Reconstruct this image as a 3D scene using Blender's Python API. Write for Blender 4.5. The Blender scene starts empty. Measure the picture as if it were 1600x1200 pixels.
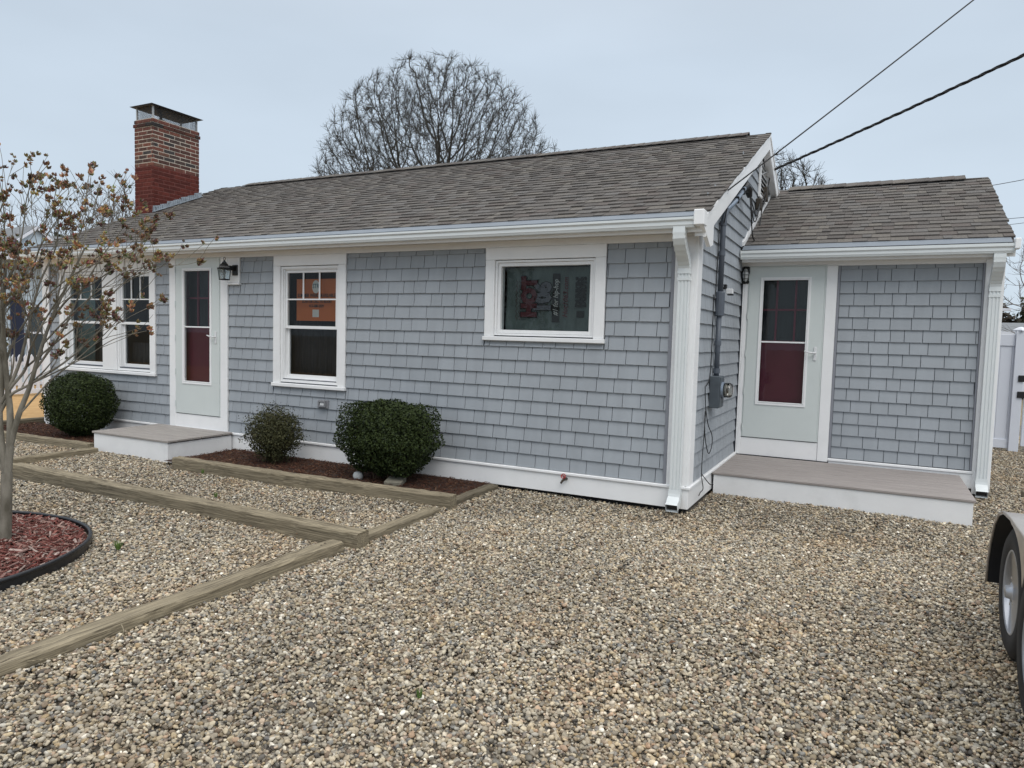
import bpy, math, random
import numpy as np
from mathutils import Vector, Matrix
R = math.radians
S = bpy.context.scene
COL = S.collection

# ------------------------------------------------------------------ camera
cam_d = bpy.data.cameras.new('camera'); cam = bpy.data.objects.new('camera', cam_d); COL.objects.link(cam)
cam_d.sensor_width = 36.0; cam_d.lens = 24.853; cam_d.clip_start = 0.05; cam_d.clip_end = 2000
cr, cu, cf = (0.890695, 0.453783, 0.027258), (-0.054193, 0.046456, 0.997449), (-0.451360, 0.889900, -0.065970)
CAM = Vector((1.45279, -6.44066, 1.52321))
cam.matrix_world = Matrix(((cr[0], cu[0], -cf[0], CAM.x), (cr[1], cu[1], -cf[1], CAM.y), (cr[2], cu[2], -cf[2], CAM.z), (0, 0, 0, 1)))
S.camera = cam
S.render.resolution_x = 1024; S.render.resolution_y = 768

# ------------------------------------------------------------------ light: overcast sky + very soft sun
SUN_EL, SUN_AZ = 50.0, 135.0      # azimuth from +Y clockwise; the bright part of the cloud is to the right behind the camera
W = bpy.data.worlds.new('World'); S.world = W; W.use_nodes = True
nt = W.node_tree; nt.nodes.clear()
def N(t, **k):
    n = nt.nodes.new(t)
    for a, b in k.items(): setattr(n, a, b)
    return n
out = N('ShaderNodeOutputWorld'); bg = N('ShaderNodeBackground'); bg.inputs['Strength'].default_value = 0.10
sky = N('ShaderNodeTexSky', sky_type='NISHITA'); sky.sun_disc = False
sky.sun_elevation = R(SUN_EL); sky.sun_rotation = R(SUN_AZ); sky.air_density = 1.0; sky.dust_density = 2.0
tc = N('ShaderNodeTexCoord'); sp = N('ShaderNodeSeparateXYZ'); nt.links.new(tc.outputs['Generated'], sp.inputs[0])
cl = N('ShaderNodeClamp'); nt.links.new(sp.outputs['Z'], cl.inputs['Value'])
rp = N('ShaderNodeValToRGB'); nt.links.new(cl.outputs[0], rp.inputs[0])
e = rp.color_ramp.elements
e[0].position = 0.0; e[0].color = (0.645, 0.75, 0.85, 1)
e[1].position = 1.0; e[1].color = (2.0, 2.0, 2.0, 1)
m_ = rp.color_ramp.elements.new(0.35); m_.color = (0.61, 0.71, 0.82, 1)
m_ = rp.color_ramp.elements.new(0.50); m_.color = (0.65, 0.73, 0.825, 1)
m_ = rp.color_ramp.elements.new(0.72); m_.color = (1.6, 1.63, 1.67, 1)
nz = N('ShaderNodeTexNoise'); nz.inputs['Scale'].default_value = 1.6; nz.inputs['Detail'].default_value = 4
mp = N('ShaderNodeMapping'); mp.inputs['Scale'].default_value = (1, 1, 3.2)
nt.links.new(tc.outputs['Generated'], mp.inputs[0]); nt.links.new(mp.outputs[0], nz.inputs['Vector'])
mr = N('ShaderNodeMapRange'); mr.inputs['From Min'].default_value = .3; mr.inputs['From Max'].default_value = .7
mr.inputs['To Min'].default_value = 11.4; mr.inputs['To Max'].default_value = 13.4
nt.links.new(nz.outputs['Fac'], mr.inputs['Value'])
vm = N('ShaderNodeVectorMath', operation='SCALE'); nt.links.new(rp.outputs[0], vm.inputs[0]); nt.links.new(mr.outputs[0], vm.inputs['Scale'])
mx = N('ShaderNodeMix', data_type='RGBA'); mx.inputs[0].default_value = 0.9
nt.links.new(sky.outputs[0], mx.inputs[6]); nt.links.new(vm.outputs[0], mx.inputs[7])
nt.links.new(mx.outputs[2], bg.inputs['Color']); nt.links.new(bg.outputs[0], out.inputs[0])
sd = bpy.data.lights.new('sun', 'SUN'); sd.energy = 1.5; sd.angle = R(35); sd.color = (1, 0.965, 0.91)
so = bpy.data.objects.new('sun', sd); COL.objects.link(so)
az = R(SUN_AZ); el = R(SUN_EL)
so.rotation_euler = Vector((math.sin(az) * math.cos(el), math.cos(az) * math.cos(el), math.sin(el))).to_track_quat('Z', 'Y').to_euler()
S.view_settings.view_transform = 'Standard'; S.view_settings.look = 'None'
S.view_settings.exposure = -0.27; S.view_settings.gamma = 1; S.view_settings.use_curve_mapping = False

# ------------------------------------------------------------------ materials
def mat(name, col, rough=.6, var=.0, vscale=3.0, bump=0, bscale=80, metal=0, stretch=None, col2=None, attr=False, spec=.5, detail=4, dirt=0, space='world'):
    m = bpy.data.materials.new(name); m.use_nodes = True
    t = m.node_tree; b = t.nodes['Principled BSDF']
    b.inputs['Roughness'].default_value = rough; b.inputs['Metallic'].default_value = metal
    b.inputs['Specular IOR Level'].default_value = spec
    L = t.links.new
    if space == 'world':
        g = t.nodes.new('ShaderNodeNewGeometry'); src = g.outputs['Position']
    else:
        g = t.nodes.new('ShaderNodeTexCoord'); src = g.outputs['Object']
    if stretch:
        mm = t.nodes.new('ShaderNodeMapping'); mm.inputs['Scale'].default_value = stretch; L(src, mm.inputs[0]); src = mm.outputs[0]
    c = None
    if attr:
        a = t.nodes.new('ShaderNodeAttribute'); a.attribute_name = 'Col'; c = a.outputs['Color']
    if var or col2:
        n = t.nodes.new('ShaderNodeTexNoise'); n.inputs['Scale'].default_value = vscale; n.inputs['Detail'].default_value = detail; n.inputs['Roughness'].default_value = .6
        L(src, n.inputs['Vector'])
        r = t.nodes.new('ShaderNodeMapRange'); r.inputs['From Min'].default_value = .32; r.inputs['From Max'].default_value = .68; L(n.outputs['Fac'], r.inputs['Value'])
        if attr:
            r.inputs['To Min'].default_value = 1 - var; r.inputs['To Max'].default_value = 1 + var
            v = t.nodes.new('ShaderNodeVectorMath'); v.operation = 'SCALE'; L(c, v.inputs[0]); L(r.outputs[0], v.inputs['Scale']); c = v.outputs[0]
        else:
            k = t.nodes.new('ShaderNodeMix'); k.data_type = 'RGBA'
            a2 = col2 if col2 else tuple(x * (1 + var) for x in col); a1 = col if col2 else tuple(x * (1 - var) for x in col)
            k.inputs[6].default_value = (*a1, 1); k.inputs[7].default_value = (*a2, 1); L(r.outputs[0], k.inputs[0]); c = k.outputs[2]
    if dirt:
        n2 = t.nodes.new('ShaderNodeTexNoise'); n2.inputs['Scale'].default_value = 1.7; n2.inputs['Detail'].default_value = 8; n2.inputs['Roughness'].default_value = .75
        L(src, n2.inputs['Vector'])
        r2 = t.nodes.new('ShaderNodeMapRange'); r2.inputs['From Min'].default_value = .5; r2.inputs['From Max'].default_value = .8
        r2.inputs['To Min'].default_value = 1; r2.inputs['To Max'].default_value = 1 - dirt; L(n2.outputs['Fac'], r2.inputs['Value'])
        v = t.nodes.new('ShaderNodeVectorMath'); v.operation = 'SCALE'
        if c: L(c, v.inputs[0])
        else: v.inputs[0].default_value = col
        L(r2.outputs[0], v.inputs['Scale']); c = v.outputs[0]
    if c: L(c, b.inputs['Base Color'])
    else: b.inputs['Base Color'].default_value = (*col, 1)
    if bump:
        n = t.nodes.new('ShaderNodeTexNoise'); n.inputs['Scale'].default_value = bscale; n.inputs['Detail'].default_value = 5; L(src, n.inputs['Vector'])
        bp = t.nodes.new('ShaderNodeBump'); bp.inputs['Strength'].default_value = bump; bp.inputs['Distance'].default_value = .004
        L(n.outputs['Fac'], bp.inputs['Height']); L(bp.outputs[0], b.inputs['Normal'])
    return m
M = {}
M['siding'] = mat('siding_paint', (.316, .342, .368), .62, .06, 5, .35, 60, stretch=(1, 1, .12), dirt=.09, attr=True)
M['sidewall'] = mat('siding_backing', (.09, .10, .12), .7)  # darkened so the shade in the shingle joints sits in its colour
M['trimgrey'] = mat('grey_channel', (.23, .24, .27), .6)
M['white'] = mat('white_trim', (.82, .825, .83), .42, .03, 2, .08, 40, dirt=.09)
M['whitewood'] = mat('white_painted_board', (.77, .775, .78), .5, .03, 3, .15, 60, dirt=.17)
M['vinyl'] = mat('white_vinyl', (.72, .75, .82), .35, .02, 2, dirt=.05)
M['soffit'] = mat('soffit_shaded_white', (.66, .64, .60), .6, .03, 2)  # white boards; the warm shade below the eave is put into the colour
M['storm'] = mat('storm_door_enamel', (.60, .645, .635), .35, .02, 3, dirt=.04)
M['gutter'] = mat('gutter_enamel', (.68, .715, .72), .3, .02, 2, dirt=.05)
M['apron'] = mat('aluminium_apron', (.17, .195, .225), .6, .06, 4, spec=.3)
M['roof'] = mat('asphalt_shingle', (.1, .1, .1), .95, .22, 55, .7, 350, attr=True, spec=.15, dirt=.25)
M['roofdark'] = mat('asphalt_dark', (.035, .033, .032), .95)
M['brick'] = mat('brick_clay', (.1, .1, .1), .9, .25, 22, .5, 160, attr=True, spec=.2)
M['mortar'] = mat('mortar_pale', (.50, .44, .37), .95, .25, 14, .4, 120)
M['mortarred'] = mat('mortar_red_washed', (.155, .055, .045), .95, .25, 14, .4, 120)
M['lead'] = mat('lead_flashing', (.30, .335, .37), .45, .35, 18, .5, 60, metal=.4)
M['capmetal'] = mat('cap_dark_metal', (.035, .038, .045), .5, .2, 12, metal=.3)
M['capsteel'] = mat('cap_galvanised', (.42, .43, .43), .5, .2, 30, metal=.4)
M['burgundy'] = mat('burgundy_door_paint', (.125, .014, .034), .45, .08, 3)
M['black'] = mat('black_metal', (.008, .008, .009), .4)
M['blackplastic'] = mat('black_plastic', (.012, .013, .016), .38, .2, 6)
M['rubber'] = mat('tyre_rubber', (.012, .012, .013), .75, .3, 12, .3, 90)
M['cable'] = mat('cable_black', (.01, .01, .011), .6)
M['conduit'] = mat('grey_conduit', (.085, .1, .125), .5, .1, 8)
M['conduitlight'] = mat('galvanised_conduit', (.24, .29, .36), .4, .12, 10, metal=.4)
M['meterbox'] = mat('meter_box_grey', (.07, .085, .1), .5, .15, 9)
M['deck'] = mat('composite_deck', (.29, .26, .245), .65, .12, 30, .25, 90, stretch=(.12, 1, 1), dirt=.12)
M['decklight'] = mat('composite_deck_step', (.30, .275, .255), .65, .12, 30, .25, 90, stretch=(.12, 1, 1), dirt=.12)
M['timber'] = mat('weathered_timber', (.08, .064, .040), .9, 0, 120, 1, 200, stretch=(.02, 1, 1), col2=(.35, .295, .20), dirt=.55, space='object')
M['timberdark'] = mat('damp_timber', (.06, .048, .03), .9, 0, 60, 1, 150, stretch=(.035, 1, 1), col2=(.19, .16, .11), dirt=.35, space='object')
M['dark'] = mat('shade_black', (.012, .012, .013), .9)  # near-black stand-in for shade below skirts, under boards and behind louvres
M['roomdark'] = mat('unlit_room_dark', (.03, .03, .032), .9)  # near-black tone stands in for the unlit rooms behind the glass
M['curtain'] = mat('dark_net_curtain', (.030, .030, .034), .9, .35, 40, stretch=(1, 1, .06))
M['curtaingreen'] = mat('green_blind', (.10, .16, .16), .8, .2, 20)
M['orange'] = mat('orange_sign_card', (.44, .112, .022), .6, .06, 6)
M['signwhite'] = mat('sign_white', (.55, .55, .52), .6)
M['signink'] = mat('sign_ink', (.02, .012, .01), .6)
M['signteal'] = mat('logo_teal', (.03, .1, .13), .6)
M['cloth'] = mat('grey_green_flag_cloth', (.085, .11, .105), .9, .3, 7, .3, 200, stretch=(1, 1, .4))
M['clothred'] = mat('flag_dark_red', (.075, .017, .022), .85)
M['clothblack'] = mat('flag_black', (.012, .014, .014), .85)
M['clothgrey'] = mat('flag_grey', (.095, .10, .115), .85)
M['clothpale'] = mat('flag_pale', (.36, .37, .36), .85)
M['bark'] = mat('smooth_bark', (.095, .085, .062), .85, .0, 12, .5, 60, stretch=(1, 1, .4), col2=(.25, .23, .19))
M['oakbark'] = mat('oak_bark', (.036, .034, .030), .9, .3, 4)
M['oaktwig'] = mat('oak_twig', (.042, .040, .034), .9, .3, 4)
M['twigfar'] = mat('far_twig', (.10, .085, .075), .9, .3, 3)
M['stalk'] = mat('bush_twig', (.09, .06, .035), .9)
M['pod'] = mat('dry_seed_pod', (.1, .1, .1), .8, .3, 60, attr=True)
M['mulchdark'] = mat('dark_bark_mulch', (.035, .018, .012), .95, .4, 40, .9, 120)
M['mulchred'] = mat('red_mulch_soil', (.075, .018, .012), .95, .4, 40, .9, 120)
M['pale_stone'] = mat('pale_stone', (.42, .43, .43), .85, .15, 15, .4, 40)
M['concrete'] = mat('concrete_block', (.20, .185, .145), .9, .15, 25, .5, 80)
M['redpaint'] = mat('red_tap_wheel', (.34, .03, .03), .5)
M['brass'] = mat('dull_brass', (.05, .04, .03), .5, metal=.3)
M['chrome'] = mat('bright_fender_metal', (.43, .39, .35), .30, .12, 5, metal=.55, dirt=.2)
M['rim'] = mat('wheel_rim_steel', (.46, .48, .52), .3, .08, 8, metal=.6)
M['clap'] = mat('pale_blue_clapboard', (.50, .60, .68), .6, .04, 3)
M['nroof'] = mat('far_roof', (.17, .18, .19), .9, .15, 6)
M['navy'] = mat('navy_shutter', (.012, .02, .05), .6)
M['farglass'] = mat('far_glass', (.04, .055, .065), .12)
M['evergreen'] = mat('far_evergreen', (.03, .038, .02), .9, .35, 2)
M['farbrown'] = mat('far_brown_scrub', (.06, .05, .038), .9, .35, 2)
M['porcelain'] = mat('frosted_glass', (.55, .56, .56), .25)
M['whiteplastic'] = mat('white_plastic', (.68, .69, .70), .35)
M['greyplastic'] = mat('grey_plastic', (.21, .215, .23), .5)

def glass_mat(name, tint=(1, 1, 1), k=1.0):   # one sheet stands for both surfaces of a pane
    m = bpy.data.materials.new(name); m.use_nodes = True; t = m.node_tree; t.nodes.clear()
    o = t.nodes.new('ShaderNodeOutputMaterial'); tr = t.nodes.new('ShaderNodeBsdfTransparent'); gl = t.nodes.new('ShaderNodeBsdfGlossy')
    tr.inputs[0].default_value = (*tint, 1); gl.inputs['Roughness'].default_value = .01
    fr = t.nodes.new('ShaderNodeFresnel'); fr.inputs[0].default_value = 1.5
    mu = t.nodes.new('ShaderNodeMath'); mu.operation = 'MULTIPLY'; mu.inputs[1].default_value = k
    t.links.new(fr.outputs[0], mu.inputs[0])
    ms = t.nodes.new('ShaderNodeMixShader'); t.links.new(mu.outputs[0], ms.inputs[0]); t.links.new(tr.outputs[0], ms.inputs[1]); t.links.new(gl.outputs[0], ms.inputs[2])
    t.links.new(ms.outputs[0], o.inputs[0]); return m
M['glass'] = glass_mat('window_glass', (.86, .9, .9), .62)
M['meterglass'] = glass_mat('meter_glass', (.92, .9, .85), 1.6)

def mesh_screen(name):
    m = bpy.data.materials.new(name); m.use_nodes = True; t = m.node_tree; b = t.nodes['Principled BSDF']
    b.inputs['Base Color'].default_value = (.05, .05, .05, 1); b.inputs['Roughness'].default_value = .6
    g = t.nodes.new('ShaderNodeTexCoord'); s = t.nodes.new('ShaderNodeSeparateXYZ'); t.links.new(g.outputs['Object'], s.inputs[0])
    def tri(a, b2, sgn):
        ad = t.nodes.new('ShaderNodeMath'); ad.operation = 'ADD' if sgn > 0 else 'SUBTRACT'; t.links.new(a, ad.inputs[0]); t.links.new(b2, ad.inputs[1])
        p = t.nodes.new('ShaderNodeMath'); p.operation = 'PINGPONG'; p.inputs[1].default_value = .0125; t.links.new(ad.outputs[0], p.inputs[0])
        l = t.nodes.new('ShaderNodeMath'); l.operation = 'LESS_THAN'; l.inputs[1].default_value = .0028; t.links.new(p.outputs[0], l.inputs[0]); return l.outputs[0]
    h = t.nodes.new('ShaderNodeMath'); h.operation = 'ADD'; t.links.new(s.outputs[0], h.inputs[0]); t.links.new(s.outputs[1], h.inputs[1])
    a = tri(h.outputs[0], s.outputs[2], 1); c = tri(h.outputs[0], s.outputs[2], -1)
    mxx = t.nodes.new('ShaderNodeMath'); mxx.operation = 'MAXIMUM'; t.links.new(a, mxx.inputs[0]); t.links.new(c, mxx.inputs[1])
    t.links.new(mxx.outputs[0], b.inputs['Alpha']); return m
M['screen'] = mesh_screen('spark_mesh')

def instance_random_mat(name, stops, rough=.8, var=.25, vs=60, spec=.3):
    m = bpy.data.materials.new(name); m.use_nodes = True; t = m.node_tree; b = t.nodes['Principled BSDF']
    oi = t.nodes.new('ShaderNodeObjectInfo'); r = t.nodes.new('ShaderNodeValToRGB'); r.color_ramp.interpolation = 'LINEAR'
    t.links.new(oi.outputs['Random'], r.inputs[0]); el = r.color_ramp.elements
    el[0].position = 0; el[0].color = (*stops[0], 1); el[1].position = 1; el[1].color = (*stops[-1], 1)
    for i, s in enumerate(stops[1:-1]):
        x = el.new((i + 1) / (len(stops) - 1)); x.color = (*s, 1)
    n = t.nodes.new('ShaderNodeTexNoise'); n.inputs['Scale'].default_value = vs; n.inputs['Detail'].default_value = 3
    g = t.nodes.new('ShaderNodeNewGeometry'); t.links.new(g.outputs['Position'], n.inputs['Vector'])
    mr = t.nodes.new('ShaderNodeMapRange'); mr.inputs['From Min'].default_value = .3; mr.inputs['From Max'].default_value = .7
    mr.inputs['To Min'].default_value = 1 - var; mr.inputs['To Max'].default_value = 1 + var; t.links.new(n.outputs['Fac'], mr.inputs['Value'])
    n3 = t.nodes.new('ShaderNodeTexNoise'); n3.inputs['Scale'].default_value = .55; n3.inputs['Detail'].default_value = 3; t.links.new(g.outputs['Position'], n3.inputs['Vector'])
    mr3 = t.nodes.new('ShaderNodeMapRange'); mr3.inputs['From Min'].default_value = .3; mr3.inputs['From Max'].default_value = .7
    mr3.inputs['To Min'].default_value = .80; mr3.inputs['To Max'].default_value = 1.12; t.links.new(n3.outputs['Fac'], mr3.inputs['Value'])
    mm = t.nodes.new('ShaderNodeMath'); mm.operation = 'MULTIPLY'; t.links.new(mr.outputs[0], mm.inputs[0]); t.links.new(mr3.outputs[0], mm.inputs[1])
    v = t.nodes.new('ShaderNodeVectorMath'); v.operation = 'SCALE'; t.links.new(r.outputs[0], v.inputs[0]); t.links.new(mm.outputs[0], v.inputs['Scale'])
    n4 = t.nodes.new('ShaderNodeTexNoise'); n4.inputs['Scale'].default_value = 1.1; n4.inputs['Detail'].default_value = 5; n4.inputs['Roughness'].default_value = .65; t.links.new(g.outputs['Position'], n4.inputs['Vector'])
    mr4 = t.nodes.new('ShaderNodeMapRange'); mr4.inputs['From Min'].default_value = .50; mr4.inputs['From Max'].default_value = .72; mr4.inputs['To Max'].default_value = .55; t.links.new(n4.outputs['Fac'], mr4.inputs['Value'])
    tint = t.nodes.new('ShaderNodeMix'); tint.data_type = 'RGBA'; tint.blend_type = 'MULTIPLY'; tint.inputs[7].default_value = (.78, .62, .44, 1)
    t.links.new(mr4.outputs[0], tint.inputs[0]); t.links.new(v.outputs[0], tint.inputs[6])
    t.links.new(tint.outputs[2], b.inputs['Base Color']); b.inputs['Roughness'].default_value = rough; b.inputs['Specular IOR Level'].default_value = spec
    return m
M['pebble'] = instance_random_mat('river_pebbles', [(0.221, 0.194, 0.148), (0.498, 0.431, 0.314), (0.091, 0.087, 0.08), (0.359, 0.265, 0.148), (0.636, 0.564, 0.422), (0.17, 0.14, 0.099), (0.443, 0.402, 0.317), (0.266, 0.19, 0.128), (0.04, 0.039, 0.036), (0.521, 0.416, 0.26), (0.372, 0.346, 0.288), (0.138, 0.14, 0.137), (0.441, 0.302, 0.197), (0.703, 0.641, 0.511), (0.092, 0.068, 0.043), (0.391, 0.318, 0.207), (0.277, 0.266, 0.241), (0.572, 0.489, 0.354), (0.159, 0.112, 0.073), (0.328, 0.292, 0.227), (0.058, 0.053, 0.046), (0.506, 0.469, 0.394), (0.24, 0.177, 0.106), (0.904, 0.857, 0.742)], .72, spec=.45)
M['chipred'] = instance_random_mat('red_wood_chips', [(.13, .035, .028), (.19, .06, .048), (.07, .022, .018), (.16, .042, .034), (.36, .24, .20), (.10, .028, .022), (.22, .085, .068), (.05, .016, .013), (.42, .33, .29), (.14, .05, .04)], .85)
M['chipdark'] = instance_random_mat('brown_wood_chips', [(.06, .022, .014), (.10, .04, .024), (.04, .016, .011), (.13, .06, .035), (.05, .02, .012), (.22, .13, .08)], .9)
def leafmat(name, c1, c2, c3):
    return mat(name, c1, .6, 0, 28, col2=c3, spec=.18, detail=2)
M['boxleaf'] = leafmat('boxwood_leaf', (.006, .012, .005), None, (.048, .068, .018))
M['boxleaf2'] = leafmat('holly_leaf', (.018, .022, .01), None, (.085, .082, .035))
M['grass'] = mat('weed_green', (.09, .16, .03), .7, .3, 50)

# ground sheets
def ground_mat(name, c1, c2, vs, stones=False):
    m = bpy.data.materials.new(name); m.use_nodes = True; t = m.node_tree; b = t.nodes['Principled BSDF']; b.inputs['Roughness'].default_value = .95
    g = t.nodes.new('ShaderNodeNewGeometry')
    if stones:
        v = t.nodes.new('ShaderNodeTexVoronoi'); v.inputs['Scale'].default_value = 42; t.links.new(g.outputs['Position'], v.inputs['Vector'])
        s = t.nodes.new('ShaderNodeSeparateColor'); t.links.new(v.outputs['Color'], s.inputs[0])
        r = t.nodes.new('ShaderNodeValToRGB'); t.links.new(s.outputs[0], r.inputs[0]); el = r.color_ramp.elements
        cs = [(.16, .15, .135), (.33, .29, .22), (.12, .12, .13), (.36, .31, .24), (.22, .19, .15), (.42, .38, .32)]
        el[0].color = (*cs[0], 1); el[1].color = (*cs[-1], 1)
        for i, c in enumerate(cs[1:-1]): el.new((i + 1) / 5).color = (*c, 1)
        mrr = t.nodes.new('ShaderNodeMapRange'); mrr.inputs['From Min'].default_value = 0; mrr.inputs['From Max'].default_value = .022; mrr.inputs['To Min'].default_value = 1; mrr.inputs['To Max'].default_value = .55
        t.links.new(v.outputs['Distance'], mrr.inputs['Value'])
        vv = t.nodes.new('ShaderNodeVectorMath'); vv.operation = 'SCALE'; t.links.new(r.outputs[0], vv.inputs[0]); t.links.new(mrr.outputs[0], vv.inputs['Scale'])
        t.links.new(vv.outputs[0], b.inputs['Base Color'])
    else:
        n = t.nodes.new('ShaderNodeTexNoise'); n.inputs['Scale'].default_value = vs; n.inputs['Detail'].default_value = 9; n.inputs['Roughness'].default_value = .7; t.links.new(g.outputs['Position'], n.inputs['Vector'])
        r = t.nodes.new('ShaderNodeMix'); r.data_type = 'RGBA'; r.inputs[6].default_value = (*c1, 1); r.inputs[7].default_value = (*c2, 1)
        mrr = t.nodes.new('ShaderNodeMapRange'); mrr.inputs['From Min'].default_value = .35; mrr.inputs['From Max'].default_value = .65; t.links.new(n.outputs['Fac'], mrr.inputs['Value'])
        t.links.new(mrr.outputs[0], r.inputs[0]); t.links.new(r.outputs[2], b.inputs['Base Color'])
        bp = t.nodes.new('ShaderNodeBump'); bp.inputs['Strength'].default_value = .6; bp.inputs['Distance'].default_value = .02; t.links.new(n.outputs['Fac'], bp.inputs['Height']); t.links.new(bp.outputs[0], b.inputs['Normal'])
    return m
M['gravelbase'] = ground_mat('gravel_bed', None, None, 0, True)
M['earth'] = ground_mat('far_earth', (.16, .13, .085), (.24, .20, .13), 1.2)
M['straw'] = ground_mat('dormant_lawn', (.36, .21, .08), (.50, .32, .14), 3.0)

# ------------------------------------------------------------------ object helpers
def tag(o, label=None, cat=None, group=None, kind=None):
    if label: o['label'] = label
    if cat: o['category'] = cat
    if group: o['group'] = group
    if kind: o['kind'] = kind
    return o
def empty(name, loc=(0, 0, 0), label=None, cat=None, group=None, rz=0):
    o = bpy.data.objects.new(name, None); o.location = loc; o.rotation_euler[2] = rz; o.empty_display_size = .1; COL.objects.link(o)
    return tag(o, label, cat, group)
class MB:
    def __init__(s): s.v = []; s.f = []; s.c = []
    def add(s, vs, fs, col=None):
        n = len(s.v); s.v += [tuple(v) for v in vs]; s.f += [tuple(i + n for i in f) for f in fs]
        s.c += [col or (1, 1, 1)] * len(vs); return s
    def box(s, a, b, col=None):
        (x0, y0, z0), (x1, y1, z1) = a, b
        return s.add([(x0, y0, z0), (x1, y0, z0), (x1, y1, z0), (x0, y1, z0), (x0, y0, z1), (x1, y0, z1), (x1, y1, z1), (x0, y1, z1)],
                     [(0, 3, 2, 1), (4, 5, 6, 7), (0, 1, 5, 4), (1, 2, 6, 5), (2, 3, 7, 6), (3, 0, 4, 7)], col)
    def bbox(s, a, b, e=.003, col=None):        # box with chamfered edges
        (x0, y0, z0), (x1, y1, z1) = a, b; vs = []
        for z, zz in ((z0, 1), (z1, -1)):
            for (x, xx, y, yy) in ((x0, 1, y0, 1), (x1, -1, y0, 1), (x1, -1, y1, -1), (x0, 1, y1, -1)):
                vs += [(x + xx * e, y + yy * e, z), (x, y + yy * e, z + zz * e), (x + xx * e, y, z + zz * e)]
        f = [(0, 9, 6, 3), (12, 15, 18, 21)]
        i = lambda k, t: k * 3 + t
        f += [(i(0, 2), i(1, 2), i(5, 2), i(4, 2)), (i(1, 1), i(2, 1), i(6, 1), i(5, 1)), (i(2, 2), i(3, 2), i(7, 2), i(6, 2)), (i(3, 1), i(0, 1), i(4, 1), i(7, 1))]
        f += [(i(0, 0), i(1, 0), i(1, 2), i(0, 2)), (i(1, 0), i(2, 0), i(2, 1), i(1, 1)), (i(2, 0), i(3, 0), i(3, 2), i(2, 2)), (i(3, 0), i(0, 0), i(0, 1), i(3, 1))]
        f += [(i(5, 0), i(4, 0), i(4, 2), i(5, 2)), (i(6, 0), i(5, 0), i(5, 1), i(6, 1)), (i(7, 0), i(6, 0), i(6, 2), i(7, 2)), (i(4, 0), i(7, 0), i(7, 1), i(4, 1))]
        f += [(i(0, 1), i(0, 2), i(4, 2), i(4, 1)), (i(1, 2), i(1, 1), i(5, 1), i(5, 2)), (i(2, 1), i(2, 2), i(6, 2), i(6, 1)), (i(3, 2), i(3, 1), i(7, 1), i(7, 2))]
        for k in range(8): f.append((i(k, 0), i(k, 1), i(k, 2)))
        return s.add(vs, f, col)
    def prism(s, poly, axis, a, b, col=None):   # polygon (2D) extruded along an axis
        n = len(poly)
        def P(p, t): return {'x': (t, p[0], p[1]), 'y': (p[0], t, p[1]), 'z': (p[0], p[1], t)}[axis]
        vs = [P(p, a) for p in poly] + [P(p, b) for p in poly]
        fs = [tuple(range(n)), tuple(range(2 * n - 1, n - 1, -1))] + [(i, i + n, (i + 1) % n + n, (i + 1) % n) for i in range(n)]
        return s.add(vs, fs, col)
    def tube(s, pts, rad, sides=8, col=None, cap=True, sx=1, sy=1):
        pts = [Vector(p) for p in pts]; n = len(pts)
        if not hasattr(rad, '__len__'): rad = [rad] * n
        vs = []; up = None
        for i, p in enumerate(pts):
            d = (pts[min(i + 1, n - 1)] - pts[max(i - 1, 0)]); d = d.normalized() if d.length > 1e-9 else Vector((0, 0, 1))
            if up is None: up = d.cross(Vector((0, 0, 1))) if abs(d.z) < .9 else d.cross(Vector((1, 0, 0)))
            up = (up - d * up.dot(d)).normalized(); w = d.cross(up)
            for k in range(sides):
                t = 2 * math.pi * k / sides; vs.append(p + (up * math.cos(t) * sx + w * math.sin(t) * sy) * rad[i])
        fs = [(i * sides + k, i * sides + (k + 1) % sides, (i + 1) * sides + (k + 1) % sides, (i + 1) * sides + k) for i in range(n - 1) for k in range(sides)]
        if cap: fs += [tuple(range(sides - 1, -1, -1)), tuple(range((n - 1) * sides, n * sides))]
        return s.add(vs, fs, col)
    def lathe(s, prof, o=(0, 0, 0), ax='z', n=16, col=None):
        vs = []
        for r, h in prof:
            for k in range(n):
                t = 2 * math.pi * k / n; a, b = r * math.cos(t), r * math.sin(t)
                p = {'z': (a, b, h), 'x': (h, a, b), 'y': (b, h, a)}[ax]; vs.append((p[0] + o[0], p[1] + o[1], p[2] + o[2]))
        fs = [(i * n + k, i * n + (k + 1) % n, (i + 1) * n + (k + 1) % n, (i + 1) * n + k) for i in range(len(prof) - 1) for k in range(n)]
        fs += [tuple(range(n - 1, -1, -1)), tuple(range((len(prof) - 1) * n, len(prof) * n))]
        return s.add(vs, fs, col)
    def mesh(s, name, m, smooth=False):
        me = bpy.data.meshes.new(name); me.from_pydata(s.v, [], s.f); me.materials.append(m)
        if s.c and any(c != (1, 1, 1) for c in s.c):
            a = me.color_attributes.new('Col', 'FLOAT_COLOR', 'POINT'); a.data.foreach_set('color', [x for c in s.c for x in (*c, 1)])
        if smooth: me.shade_smooth()
        me.update(); return me
    def build(s, name, m, parent=None, smooth=False, kind=None, label=None):
        o = bpy.data.objects.new(name, s.mesh(name, m, smooth)); COL.objects.link(o)
        if parent: o.parent = parent; 
        if kind: o['kind'] = kind
        if label: o['label'] = label
        return o
def link(name, me, parent, loc=(0, 0, 0), rot=(0, 0, 0), scale=(1, 1, 1)):
    o = bpy.data.objects.new(name, me); COL.objects.link(o); o.parent = parent; o.location = loc; o.rotation_euler = rot; o.scale = scale; return o
def smooth_angle(o, a=40):
    me = o.data; me.shade_smooth()
    try: me.set_sharp_from_angle(angle=R(a))
    except Exception: pass
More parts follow.
